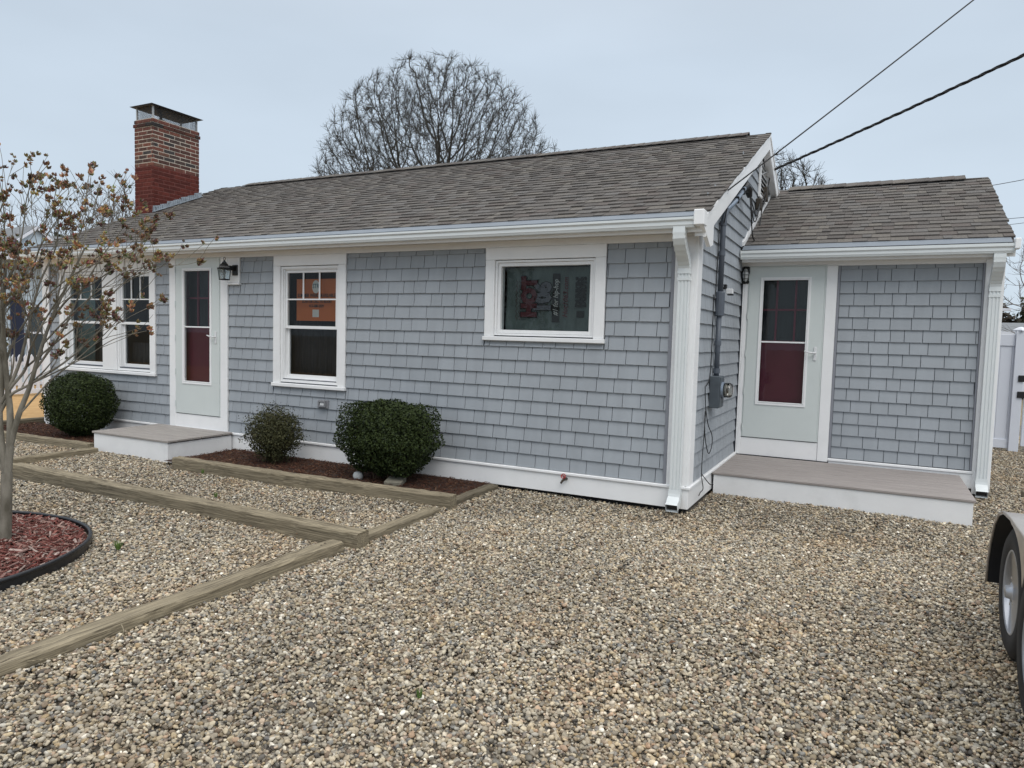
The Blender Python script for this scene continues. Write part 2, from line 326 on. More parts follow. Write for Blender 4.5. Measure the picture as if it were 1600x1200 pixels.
def text_mesh(txt, size, name, m, parent, matrix, bold=0, shear=0, spacing=1, xs=1, align='CENTER', depth=.0006):
    cu_ = bpy.data.curves.new(name, 'FONT'); cu_.body = txt; cu_.size = size; cu_.align_x = align; cu_.align_y = 'CENTER'
    cu_.offset = bold; cu_.shear = shear; cu_.space_character = spacing; cu_.extrude = depth; cu_.resolution_u = 2
    t = bpy.data.objects.new(name + '_tmp', cu_); COL.objects.link(t)
    bpy.context.view_layer.update()
    me = bpy.data.meshes.new_from_object(t.evaluated_get(bpy.context.evaluated_depsgraph_get()))
    bpy.data.objects.remove(t); bpy.data.curves.remove(cu_)
    me.materials.clear(); me.materials.append(m); me.name = name
    me.transform(Matrix.Diagonal((xs, 1, 1, 1))); me.transform(matrix)
    o = bpy.data.objects.new(name, me); COL.objects.link(o); o.parent = parent; return o

# ------------------------------------------------------------------ ground
GZ = -.060
def sheet(name, poly, z, m, kind='structure'):
    b = MB(); b.add([(x, y, z) for x, y in poly], [tuple(range(len(poly)))]); o = b.build(name, m); o['kind'] = kind; return o
sheet('ground', [(-300, -200), (200, -200), (200, 400), (-300, 400)], GZ - .012, M['earth'])
sheet('gravel_yard', [(-10.15, -9), (9, -9), (9, 12), (-10.15, 12)], GZ - .006, M['gravelbase'])
sheet('neighbour_lawn', [(-60, -14), (-10.20, -14), (-10.20, 30), (-60, 30)], GZ + .02, M['straw'])

# ------------------------------------------------------------------ house
YW = 2.43; RS = .447; RS2 = .457
house = empty('house', (0, 0, 0), 'single storey house with grey shingle siding, white trim, red brick chimney and brown shingle roof', 'house')
def roofz(y): return 2.584 + RS * (y + .356)           # shingle plane, front slope
def roofz2(y): return 2.594 + RS2 * (y - 2.121)
YR = 3.40; ZR = roofz(YR); YR2 = 4.74; ZR2 = roofz2(YR2)
XL = -9.85
# openings (x0,x1,z0,z1) : trim outer rectangles
W1 = (-9.45, -7.285, .854, 2.43); D1 = (-6.99, -5.89, .21, 2.43); W2 = (-5.10, -3.975, .848, 2.43); W3 = (-2.14, -.836, 1.485, 2.43)
D2 = (-.02, 1.06, .2, 2.43)
def holes_wall(mb, x0, x1, z0, z1, y0, y1, holes):
    xs = sorted(set([x0, x1] + [h[0] for h in holes] + [h[1] for h in holes])); zs = sorted(set([z0, z1] + [h[2] for h in holes] + [h[3] for h in holes]))
    for a, b in zip(xs, xs[1:]):
        for c, d in zip(zs, zs[1:]):
            mx_, mz_ = (a + b) / 2, (c + d) / 2
            if not any(h[0] < mx_ < h[1] and h[2] < mz_ < h[3] for h in holes): mb.box((a, y0, c), (b, y1, d))
# real openings a little inside the trim
def ins(h, dx=.12, dt=.12, db=.1): return (h[0] + dx, h[1] - dx, h[2] + db, h[3] - dt)
mb = MB(); holes_wall(mb, XL, 0, .05, 2.5, 0, .10, [ins(W1), (-6.86, -6.03, .38, 2.30), ins(W2), ins(W3, .12, .12, .05)]); front_wall = mb.build('front_wall', M['sidewall'], house)
mb = MB(); mb.prism([(.1, .05), (6.8, .05), (6.8, 2.55), (YR, ZR - .12), (.1, 2.62)], 'x', -.10, 0); side_wall = mb.build('side_wall', M['sidewall'], house)
mb = MB(); mb.prism([(.1, .05), (6.8, .05), (6.8, 2.55), (YR, ZR - .12), (.1, 2.62)], 'x', XL, XL + .1); mb.box((XL, 6.8, .05), (0, 6.9, 2.5)); mb.build('rear_wall', M['sidewall'], house)
mb = MB(); holes_wall(mb, .004, 2.60, .05, 2.5, YW, YW + .10, [(.11, .93, .40, 2.30)]); wing_wall = mb.build('wing_wall', M['sidewall'], house)
mb = MB(); mb.prism([(YW + .1, .05), (7.05, .05), (7.05, 2.6), (YR2, ZR2 - .12), (YW + .1, 2.62)], 'x', 2.5, 2.60); mb.box((.004, 7.05, .05), (2.6, 7.15, 2.5)); mb.build('wing_side_wall', M['sidewall'], house)
mb = MB(); mb.box((XL + .12, .6, .1), (-.12, .7, 2.5)); mb.box((.02, YW + .6, .1), (2.45, YW + .7, 2.5)); mb.box((XL + .1, .1, .12), (-.1, 6.7, .16)); mb.build('dark_room_backing', M['roomdark'], house)  # dark backing planes added so the windows look unlit inside
mb = MB(); mb.box((XL + .03, .03, -.12), (-.03, 6.7, .06)); mb.box((.03, YW + .03, -.12), (2.57, 7, .06)); mb.build('foundation', M['dark'], house)  # coloured near-black to stand in for the shade under the skirt

# wall shingles
rng = random.Random(11)
EXP = .1355; pieces = []
def rows(wall, s0, s1, zb, ztop, exp, holes, gable=None, k0=0):
    z = zb; k = 0
    while z < ztop - .01:
        zt = min(z + exp, ztop); s = s0 - rng.uniform(0, .12); 
        while s < s1:
            w = rng.choice([.135, .155, .175, .195, .205, .22]); a, b = max(s, s0), min(s + w, s1)
            s += w
            if b - a < .02: continue
            todo = [(a, b, z, zt)]
            for h in holes:
                nxt = []
                for (a_, b_, c_, d_) in todo:
                    if b_ <= h[0] or a_ >= h[1] or d_ <= h[2] or c_ >= h[3]: nxt.append((a_, b_, c_, d_)); continue
                    if a_ < h[0] - .012: nxt.append((a_, h[0] - .008, c_, d_))
                    if b_ > h[1] + .012: nxt.append((h[1] + .008, b_, c_, d_))
                    aa, bb = max(a_, h[0]), min(b_, h[1])
                    if d_ > h[3] + .02: nxt.append((aa, bb, h[3], d_))
                    if c_ < h[2] - .02: nxt.append((aa, bb, c_, h[2]))
                todo = nxt
            for q in todo:
                if gable and not gable((q[0] + q[1]) / 2, q[2]): continue
                pieces.append((wall,) + q)
        z += exp; k += 1
PLATE = (-5.895, -5.68, 2.09, 2.43)
rows('front', XL + .17, -.21, .212, 2.43, EXP, [W1, D1, W2, W3, PLATE])
rows('wing', 1.09, 2.44, .245, 2.43, .134, [])
def gb(y, z):
    if z > roofz(y) - .14 or z > 2.584 + RS * (6.8 + .356 - y) + .05 - .14: return False
    if y > YW + .02 and (z < roofz2(min(y, YR2)) - .05 if y < YR2 else True): return False
    return True
rows('side', .17, 6.6, .212, 4.2, EXP, [], gb)
SHINGLE_TONES = [tuple(q * t for q in (.312, .338, .366)) for t in (.965, .985, 1.0, 1.015, 1.03)]
def piece_mesh(w, h, col=SHINGLE_TONES[2]):
    b = MB(); t0, t1 = .023, .005; g = .0030
    b.add([(g, -t0, 0), (w - g, -t0, 0), (w - g, .0, 0), (g, .0, 0), (g, -t1, h + .002), (w - g, -t1, h + .002), (w - g, 0, h + .002), (g, 0, h + .002)],
          [(0, 3, 2, 1), (4, 5, 6, 7), (0, 1, 5, 4), (1, 2, 6, 5), (2, 3, 7, 6), (3, 0, 4, 7)], col)
    return b
def place(wall, a, z):
    if wall == 'front': return (a, 0, z), 0
    if wall == 'wing': return (a, YW, z), 0
    return (0, a, z), math.pi / 2
def imp(p):
    loc, r = place(p[0], p[1], p[3]); d = (Vector(loc) - CAM); n = Vector((1, 0, 0)) if p[0] == 'side' else Vector((0, -1, 0))
    return (p[2] - p[1]) * (p[4] - p[3]) * abs(d.dot(n)) / d.length ** 3
pieces.sort(key=imp, reverse=True)
cache = {}
parents = {'front': front_wall, 'wing': wing_wall, 'side': side_wall}
rest = {'front': MB(), 'wing': MB(), 'side': MB()}
nind = 0
for p in pieces:
    wall, a, b, c, d = p; loc, r = place(wall, a, c)
    if nind < 298 and wall != 'side':
        key = (round(b - a, 2), round(d - c, 3))
        if abs((b - a) - key[0]) > .0015: key = (b - a, d - c)
        tone = rng.choice(SHINGLE_TONES); ck_ = key + (tone,)
        if ck_ not in cache: cache[ck_] = piece_mesh(*key, tone).mesh('wall_shingle', M['siding'])
        link('wall_shingle', cache[ck_], parents[wall], (loc[0], loc[1] + rng.uniform(-.0012, .0006), loc[2] + rng.uniform(-.0015, .0015)), (0, 0, r)); nind += 1
    else:
        q = piece_mesh(b - a, d - c); cs, sn = math.cos(r), math.sin(r); dz = rng.uniform(-.0015, .0015)
        rest[wall].add([(x * cs - y * sn + loc[0], x * sn + y * cs + loc[1], z + loc[2] + dz) for x, y, z in q.v], q.f, rng.choice(SHINGLE_TONES))
for k, b in rest.items():
    if b.v: b.build('wall_shingle', M['siding'], parents[k], kind='stuff')

# trim boards
def board(name, a, b, m='white', parent=house, e=.003, **k): 
    return MB().bbox(a, b, e).build(name, M[m], parent, **k)
board('skirt_board', (XL, -.028, -.005), (-.0, 0, .178)); board('water_table', (XL, -.046, .178), (.0, .0, .208), e=.006)
board('skirt_board', (.0, -.028, -.005), (.028, YW - .02, .178)); board('water_table', (.0, -.046, .178), (.046, YW - .02, .208), e=.006)
board('skirt_board', (1.07, YW - .022, .05), (2.62, YW, .205)); board('water_table', (1.06, YW - .036, .205), (2.47, YW, .236), e=.006)
board('skirt_board', (2.60, YW - .022, .05), (2.625, 7, .205))
board('corner_board', (-.178, -.030, .208), (.0, -.0, 2.47)); board('corner_board', (.0, -.030, .208), (.030, .15, 2.62))
board('corner_channel', (-.212, -.024, .208), (-.179, 0, 2.43), 'trimgrey'); board('corner_channel', (.0, .151, .208), (.022, .17, 2.62), 'trimgrey')
board('corner_board', (2.462, YW - .030, .236), (2.60, YW, 2.47)); board('corner_board', (2.60, YW - .030, .03), (2.63, YW + .13, 2.6)); board('corner_board', (2.47, YW - .040, .0), (2.60, YW - .0, .235))
board('corner_channel', (2.44, YW - .024, .237), (2.461, YW, 2.43), 'trimgrey'); board('corner_channel', (1.061, YW - .024, .237), (1.089, YW, 2.43), 'trimgrey')
board('corner_board', (XL - .03, -.030, .03), (XL + .14, -.0, 2.47)); board('corner_channel', (XL + .141, -.024, .208), (XL + .168, 0, 2.43), 'trimgrey')
board('frieze_board', (XL, -.022, 2.431), (-.0, 0, 2.50)); board('frieze_board', (.004, YW - .022, 2.431), (2.6, YW, 2.50))
board('soffit', (XL - .05, -.24, 2.498), (.06, -.0225, 2.512), 'soffit'); board('soffit', (.035, YW - .20, 2.498), (2.66, YW - .0225, 2.512), 'soffit')
board('fascia_board', (XL - .05, -.255, 2.47), (.10, -.241, 2.60)); board('fascia_board', (.035, YW - .215, 2.47), (2.68, YW - .201, 2.60))
for x_ in (W1, D1, W2, W3):
    pass
# gutters (K profile) and aprons
def gutter(x0, x1, yf, zb, zt, name='gutter'):
    prof = [(yf + .10, zb), (yf + .025, zb), (yf + .018, zb + .018), (yf + .014, zb + .022), (yf + .014, zb + .05), (yf, zb + .066), (yf, zt), (yf + .008, zt), (yf + .008, zb + .07), (yf + .024, zb + .05), (yf + .03, zb + .012), (yf + .094, zb + .012), (yf + .094, zt - .01), (yf + .10, zt - .01)]
    g = MB().prism(prof, 'x', x0, x1).build(name, M['gutter'], house)
    c = MB(); 
    for a in (x0 - .003, x1): c.prism([(yf + .10, zb), (yf + .02, zb), (yf - .004, zb + .06), (yf - .004, zt + .004), (yf + .10, zt + .004)], 'x', a, a + .003)
    c.build('end_cap', M['gutter'], g); return g
gutter(XL - .12, .045, -.356, 2.500, 2.586); gutter(.035, 2.655, YW - .309, 2.498, 2.594)
def slab(mb, y0, z0, y1, z1, x0, x1, t):
    mb.add([(x0, y0, z0), (x1, y0, z0), (x1, y1, z1), (x0, y1, z1), (x0, y0, z0 - t), (x1, y0, z0 - t), (x1, y1, z1 - t), (x0, y1, z1 - t)],
           [(0, 1, 2, 3), (7, 6, 5, 4), (4, 5, 1, 0), (5, 6, 2, 1), (6, 7, 3, 2), (7, 4, 0, 3)])
mb = MB(); slab(mb, -.318, 2.600, -.10, roofz(-.10) - .006, XL - .10, .05, .003); slab(mb, -.318, 2.600, -.317, 2.575, XL - .1, .05, .002); mb.build('drip_edge', M['apron'], house)
mb = MB(); slab(mb, YW - .271, 2.608, YW - .06, roofz2(YW - .06) - .006, .04, 2.645, .003); mb.build('drip_edge', M['apron'], house)

# roof decks
mb = MB(); slab(mb, -.245, roofz(-.245) - .018, YR, ZR - .018, XL - .10, .10, .06)
slab(mb, YR, ZR - .018, 7.06, roofz(-.25) - .018, XL - .1, .10, .06); roof = mb.build('roof', M['roofdark'], house)
mb = MB(); slab(mb, YW - .205, roofz2(YW - .205) - .018, YR2, ZR2 - .018, .03, 2.67, .06); slab(mb, YR2, ZR2 - .018, 7.3, roofz2(YW - .2) - .018, .03, 2.67, .06); wroof = mb.build('wing_roof', M['roofdark'], house)
RC = [(.122, .112, .104), (.138, .128, .118), (.104, .096, .090), (.130, .121, .113), (.150, .138, .124), (.118, .104, .096), (.134, .127, .121)]
def roof_tabs(parent, x0, x1, y0, zf, yr, slope, quota, skip=None):
    th = math.atan(slope); L = (yr - y0) / math.cos(th); e = .143; n = int(L / e) + 1; out_ = []
    for i in range(n):
        d = i * e; x = x0 + rng.uniform(-.3, 0); ln = min(e + .02, L - d)
        if ln < .03: continue
        jag = rng.uniform(-.006, .006); thick = rng.random() < .5
        while x < x1:
            w = rng.choice([.09, .12, .15, .18, .22]) * rng.uniform(.9, 1.1); a, b = max(x, x0 + jag), min(x + w, x1 + jag); x += w
            if b - a < .02: continue
            h = .019 if thick else .012; thick = not thick if rng.random() < .85 else thick
            c = rng.choice(RC); out_.append((a, b, d, ln, h, c))
    ny, nz_ = -math.sin(th), math.cos(th); uy, uz = math.cos(th), math.sin(th)
    z0 = zf(y0)
    def pos(x, d, h): return (x, y0 + d * uy + h * ny, z0 - .010 + d * uz + h * nz_)
    def score(t): 
        p = Vector(pos((t[0] + t[1]) / 2, t[2], 0)); v = p - CAM; return (t[1] - t[0]) * abs(v.dot(Vector((0, ny, nz_)))) / v.length ** 3
    out_.sort(key=score, reverse=True); st = MB(); cm = {}
    F = [(0, 3, 2, 1), (4, 5, 6, 7), (0, 1, 5, 4), (1, 2, 6, 5), (2, 3, 7, 6), (3, 0, 4, 7)]
    for k, (a, b, d, ln, h, c) in enumerate(out_):
        if k < quota:
            key = (h, c, round(ln, 3))
            if key not in cm:
                q = MB(); q.add([(0, 0, -.002), (1, 0, -.002), (1, ln, -.002), (0, ln, -.002), (0, 0, h), (1, 0, h), (1, ln, .003), (0, ln, .003)], F, c); cm[key] = q.mesh('roof_shingle', M['roof'])
            link('roof_shingle', cm[key], parent, pos(a + .001, d, 0), (th, 0, 0), (b - a - .002, 1, 1))
        else:
            st.add([pos(a + .001, d, -.002), pos(b - .001, d, -.002), pos(b - .001, d + ln, -.002), pos(a + .001, d + ln, -.002), pos(a + .001, d, h), pos(b - .001, d, h), pos(b - .001, d + ln, .003), pos(a + .001, d + ln, .003)], F, c)
    if st.v: st.build('roof_shingle', M['roof'], parent, kind='stuff')
roof_tabs(roof, XL - .13, .142, -.17, roofz, YR, RS, 150)
roof_tabs(wroof, .045, 2.685, YW - .12, roofz2, YR2, RS2, 148)
def ridge(parent, x0, x1, yr, zr, slope):
    v = MB(); a = .15; t = .045
    v.add([(x0, yr - a, zr - a * slope + t * .2), (x0, yr, zr + t * .4), (x0, yr + a, zr - a * slope + t * .2), (x1, yr - a, zr - a * slope + t * .2), (x1, yr, zr + t * .4), (x1, yr + a, zr - a * slope + t * .2),
           (x0, yr - a, zr - a * slope - .03), (x0, yr + a, zr - a * slope - .03), (x1, yr - a, zr - a * slope - .03), (x1, yr + a, zr - a * slope - .03)],
          [(0, 3, 4, 1), (1, 4, 5, 2), (6, 8, 3, 0), (7, 2, 5, 9), (0, 1, 2, 7, 6), (3, 8, 9, 5, 4)])
    v.build('ridge_vent', M['black'], parent)
    c = MB(); x = x0
    while x < x1:
        w = min(.145, x1 - x); col = rng.choice(RC); b = a + .012; up = t * .62 + rng.uniform(0, .003)
        z = lambda y: zr - abs(y - yr) * slope + up
        vs = []
        for (xx, lift) in ((x, .004), (x + w + .02, .010)):
            for yy in (yr - b, yr, yr + b): vs += [(xx, yy, z(yy) + lift), (xx, yy, z(yy) + lift - .009)]
        c.add(vs, [(0, 6, 8, 2), (2, 8, 10, 4), (1, 3, 9, 7), (3, 5, 11, 9), (0, 1, 7, 6), (4, 10, 11, 5), (0, 2, 3, 1), (2, 4, 5, 3), (6, 7, 9, 8), (8, 9, 11, 10)], col); x += w
    c.build('ridge_cap', M['roof'], parent)
ridge(roof, -9.25, -.16, YR, ZR, RS); ridge(wroof, .25, 2.40, YR2, ZR2, RS2)

# rakes of the main gable
def rake(y0, z0, y1, z1, name='rake_board'):
    b = MB(); b.prism([(y0, z0 - .030), (y1, z1 - .030), (y1, z1 - .215), (y0, z0 - .215)], 'x', .101, .124); r = b.build(name, M['white'], house)
    b = MB(); b.prism([(y0, z0 - .090), (y1, z1 - .090), (y1, z1 - .205), (y0, z0 - .205)], 'x', .031, .100); b.build('rake_soffit', M['white'], r)
    b = MB(); b.prism([(y0, z0 - .018), (y1, z1 - .018), (y1, z1 - .060), (y0, z0 - .060)], 'x', .1245, .132); b.build('rake_drip_edge', M['white'], r)
rake(-.22, roofz(-.22), YR, ZR); rake(YR, ZR, 7.0, roofz(-.2))
mb = MB(); mb.prism([(-.345, 2.60), (-.345, 2.53), (-.02, 2.37), (.10, 2.40), (.10, 2.70), (-.22, 2.60)], 'x', .090, .126); mb.build('eave_return', M['white'], house)
mb = MB(); mb.bbox((.046, -.36, 2.515), (.135, -.235, 2.645), .006); mb.build('eave_return', M['white'], house)
# wing rake (right gable, seen edge on) and wall flashing trim against the main gable
mb = MB(); mb.prism([(YW - .2, roofz2(YW - .2) - .02), (YR2, ZR2 - .02), (YR2, ZR2 - .19), (YW - .2, roofz2(YW - .2) - .17)], 'x', 2.628, 2.66)
mb.prism([(YR2, ZR2 - .02), (7.3, roofz2(YW - .2) - .02), (7.3, roofz2(YW - .2) - .17), (YR2, ZR2 - .19)], 'x', 2.628, 2.66); mb.build('rake_board', M['white'], house)
mb = MB(); mb.bbox((2.656, YW - .325, 2.535), (2.705, YW - .21, 2.64), .006); mb.build('eave_return', M['white'], house)
mb = MB(); mb.prism([(YW - .14, roofz2(YW - .14) + .0), (YR2, ZR2), (YR2, ZR2 + .045), (YW - .14, roofz2(YW - .14) + .045)], 'x', .002, .043); mb.build('step_flashing', M['white'], house)

# gable louvre
gv = MB(); gv.prism([(3.32, 3.46), (3.98, 3.46), (3.98, 3.80), (3.62, 3.95), (3.32, 3.95)], 'x', .0, .02)
gv = gv.build('gable_vent', M['white'], house)
mb = MB()
for a, b in (((3.30, 3.44), (3.35, 3.97)), ((3.95, 3.44), (4.0, 3.82)), ((3.35, 3.44), (3.95, 3.48))): mb.box((.02, a[0], a[1]), (.045, b[0], b[1]))
mb.build('vent_frame', M['white'], gv)
for k in range(7):
    z = 3.50 + k * .06; mb = MB(); y1 = 3.95 if z < 3.74 else 3.95 - (z - 3.74) * 1.8; mb.add([(.042, 3.352, z), (.042, y1, z), (.021, y1, z + .035), (.021, 3.352, z + .035), (.046, 3.352, z + .004), (.046, y1, z + .004), (.025, y1, z + .039), (.025, 3.352, z + .039)],
        [(0, 3, 2, 1), (4, 5, 6, 7), (0, 1, 5, 4), (1, 2, 6, 5), (2, 3, 7, 6), (3, 0, 4, 7)]); mb.build('louver', M['white'], gv)
mb = MB(); mb.box((.0202, 3.35, 3.48), (.0212, 3.95, 3.78)); mb.build('vent_backing', M['dark'], gv)

# ------------------------------------------------------------------ windows
def casing(win, h, y, sill=True, head=.125, side=.107, drop=.0):
    x0, x1, z0, z1 = h; yf = y - .032
    MB().bbox((x0, yf, z0 + .045), (x0 + side, y + .0, z1 - head), .003).build('casing', M['white'], win)
    MB().bbox((x1 - side, yf, z0 + .045), (x1, y, z1 - head), .003).build('casing', M['white'], win)
    MB().bbox((x0, yf, z1 - head + .0015), (x1, y, z1), .003).build('casing', M['white'], win)
    MB().bbox((x0 - .012, yf - .022, z0), (x1 + .012, y, z0 + .0435), .006).build('sill', M['white'], win)
def ring(mb, x0, x1, z0, z1, y0, y1, w, wb=None, wt=None):
    wb = wb or w; wt = wt or w
    mb.bbox((x0, y0, z0), (x0 + w, y1, z1), .002); mb.bbox((x1 - w, y0, z0), (x1, y1, z1), .002)
    mb.bbox((x0 + w + .0003, y0, z0), (x1 - w - .0003, y1, z0 + wb), .002); mb.bbox((x0 + w + .0003, y0, z1 - wt), (x1 - w - .0003, y1, z1), .002)
def pane(parent, x0, x1, z0, z1, y):
    mb = MB(); mb.add([(x0 - .002, y, z0 - .002), (x1 + .002, y, z0 - .002), (x1 + .002, y, z1 + .002), (x0 - .002, y, z1 + .002)], [(0, 1, 2, 3)]); return mb.build('pane', M['glass'], parent)
def double_hung(win, x0, x1, z0, z1, y, sidef=.045):
    mb = MB(); ring(mb, x0, x1, z0, z1, y - .012, y + .095, .030); ring(mb, x0 + .03, x1 - .03, z0 + .03, z1 - .03, y + .004, y + .09, .014); mb.build('frame', M['white'], win)
    zm = z0 + (z1 - z0) * .475; a, b = x0 + .045, x1 - .045
    up = MB(); ring(up, a, b, zm - .012, z1 - .045, y + .016, y + .046, .030, .036); up = up.build('sash', M['white'], win)
    ux0, ux1, uz0, uz1 = a + .03, b - .03, zm + .024, z1 - .075
    mn = MB(); zmid = uz0 + (uz1 - uz0) * .50; ww = (ux1 - ux0)
    for f in (1 / 3, 2 / 3): mn.box((ux0 + ww * f - .008, y + .018, zmid + .008), (ux0 + ww * f + .008, y + .030, uz1))
    mn.box((ux0, y + .0175, zmid - .008), (ux1, y + .0305, zmid + .008)); mn.build('muntin', M['white'], win)
    pane(win, ux0, ux1, uz0, uz1, y + .033)
    lo = MB(); ring(lo, a, b, z0 + .045, zm + .022, y + .050, y + .080, .034, .05, .034); lo = lo.build('sash', M['white'], win)
    pane(win, a + .034, b - .034, z0 + .095, zm - .012, y + .062)
    return (ux0, ux1, uz0, uz1)
def window(name, label=None):
    o = empty(name); o.parent = house
    if label: o['label'] = label
    return o
w1 = window('window'); casing(w1, W1, 0); 
MB().bbox((-8.42, -.030, .905), (-8.12, .0, 2.30), .003).build('mullion', M['white'], w1)
double_hung(w1, -9.335, -8.425, .905, 2.30, 0); double_hung(w1, -8.115, -7.395, .905, 2.30, 0)
w2 = window('window'); casing(w2, W2, 0); double_hung(w2, -4.99, -4.085, .905, 2.30, 0)
w3 = window('window'); casing(w3, W3, 0)
mb = MB(); ring(mb, -2.03, -.945, 1.54, 2.30, -.014, .09, .022); ring(mb, -2.006, -.969, 1.564, 2.276, .002, .085, .034); mb.build('frame', M['white'], w3)
pane(w3, -1.972, -1.003, 1.598, 2.242, .04)

# what shows behind the glass
def wavy(name, x0, x1, z0, z1, y, amp, fr, m, lab, cat, n=60, group=None):
    mb = MB(); vs = []; fs = []
    for i in range(n + 1):
        x = x0 + (x1 - x0) * i / n
        for j, z in enumerate((z1, (z0 + z1) / 2, z0)): vs.append((x, y + amp * math.sin(fr * x + .6 * j) + .4 * amp * math.sin(fr * 2.3 * x + j), z))
    fs = [(i * 3 + j, i * 3 + j + 1, i * 3 + j + 4, i * 3 + j + 3) for i in range(n) for j in range(2)]
    mb.add(vs, fs); o = mb.build(name, M[m], None, smooth=True); mod = o.modifiers.new('t', 'SOLIDIFY'); mod.thickness = .002
    return tag(o, lab, cat, group)
wavy('curtain', -5.0, -4.09, .92, 1.66, .20, .012, 60, 'curtain', 'dark net curtain behind the lower sash of the window with the orange sign', 'curtain')
wavy('curtain', -9.32, -8.9, .95, 2.28, .16, .012, 45, 'curtaingreen', 'pale green curtain at the left edge of the leftmost double window', 'curtain')
wavy('curtain', -8.9, -8.42, .95, 1.60, .22, .010, 50, 'curtain', 'dark half curtain low in the left light of the double window', 'curtain')
wavy('curtain', -8.12, -7.39, .95, 1.30, .22, .010, 50, 'curtain', 'dark half curtain low in the right light of the double window', 'curtain')
sign = empty('window_sign', (0, 0, 0), 'orange cardboard sign with white oval logo behind the upper sash of the middle window', 'sign')
MB().box((-4.83, .085, 1.655), (-4.17, .091, 2.155)).build('card', M['orange'], sign)
RX = Matrix.Rotation(R(90), 4, 'X')
def at(x, y, z): return Matrix.Translation((x, y, z)) @ RX
mb = MB(); mb.add([(-4.525 + .058 * math.cos(t), .0835, 2.062 + .078 * math.sin(t)) for t in [k * math.pi / 12 for k in range(24)]], [tuple(range(24))]); mb.build('logo_oval', M['signwhite'], sign)
text_mesh('STR', .075, 'logo_lettering', M['signteal'], sign, at(-4.525, .0825, 2.068), .001, xs=.8)
text_mesh('SUMMER WEEKS AVAILABLE!', .060, 'lettering', M['signink'], sign, at(-4.51, .0835, 1.957), .0016, xs=.80)
text_mesh('SCAN OR CALL TO BOOK!', .048, 'lettering', M['signink'], sign, at(-4.51, .0835, 1.884), .0014, xs=.80)
text_mesh('413-688-2029', .048, 'lettering', M['signink'], sign, at(-4.515, .0835, 1.832), .0014, xs=.85)
MB().box((-4.575, .0834, 1.70), (-4.475, .0846, 1.79)).build('blank_panel', M['signwhite'], sign)
# flag in the wide window
flag = empty('window_flag', (0, 0, 0), 'dark grey green banner with sideways lettering hung inside the wide window', 'banner')
mb = MB(); n = 48; vs = []
for i in range(n + 1):
    x = -1.95 + .96 * i / n
    for j in range(9):
        z = 2.235 - .64 * j / 8; vs.append((x, .098 + .006 * math.sin(14 * x + 1.1 * j) + .012 * max(0, (j - 5) / 3) * math.sin(23 * x + .8 * j), z))
mb.add(vs, [(i * 9 + j, i * 9 + j + 1, (i + 1) * 9 + j + 1, (i + 1) * 9 + j) for i in range(n) for j in range(8)]); fl = mb.build('cloth', M['cloth'], flag, smooth=True)
RU = Matrix.Rotation(R(90), 4, 'Y').inverted()
def side_text(x, z, y=.083): return Matrix.Translation((x, y, z)) @ RU @ RX   # reads bottom to top
def st(t, s, m, x, z, b=0, sh=0, xs=1, y=.083): return text_mesh(t, s, 'lettering', M[m], flag, side_text(x, z, y), b, sh, 1, xs)
st('HOT', .215, 'clothblack', -1.680, 1.935, .026, 0, .86, .0855); st('HOT', .215, 'clothred', -1.680, 1.935, .017, 0, .86, .083)
st('106', .235, 'clothblack', -1.528, 1.930, .024, 0, .86, .0855); st('106', .235, 'clothgrey', -1.528, 1.930, .015, 0, .86, .083)
MB().box((-1.430, .0838, 1.685), (-1.352, .0845, 2.17)).build('banner_stripe', M['clothblack'], flag)
st('#1 for hip-hop', .076, 'clothpale', -1.391, 1.93, .001, .3, .80, .0825)
st('Hot1063.com', .075, 'clothred', -1.285, 1.93, .0012, .3, .95)
st("DUNKIN'", .075, 'clothblack', -1.150, 1.985, .006, 0, .95); st('DONUTS', .075, 'clothblack', -1.095, 1.985, .006, 0, .95)
mb = MB(); mb.box((-1.165, .0825, 1.735), (-1.085, .083, 1.80)); mb.build('cup_emblem', M['clothblack'], flag)
st('AND MORE', .04, 'clothblack', -1.035, 1.96, .0005, 0, 1) if False else None
mb = MB()
for k in range(2):
    pts = [(-1.83 + .035 * k + .012 * math.sin(i * 1.9 + k), .083, 1.70 + i * .016) for i in range(26)]; mb.tube(pts, .0022, 4)
mb.build('script_mark', M['clothred'], flag)

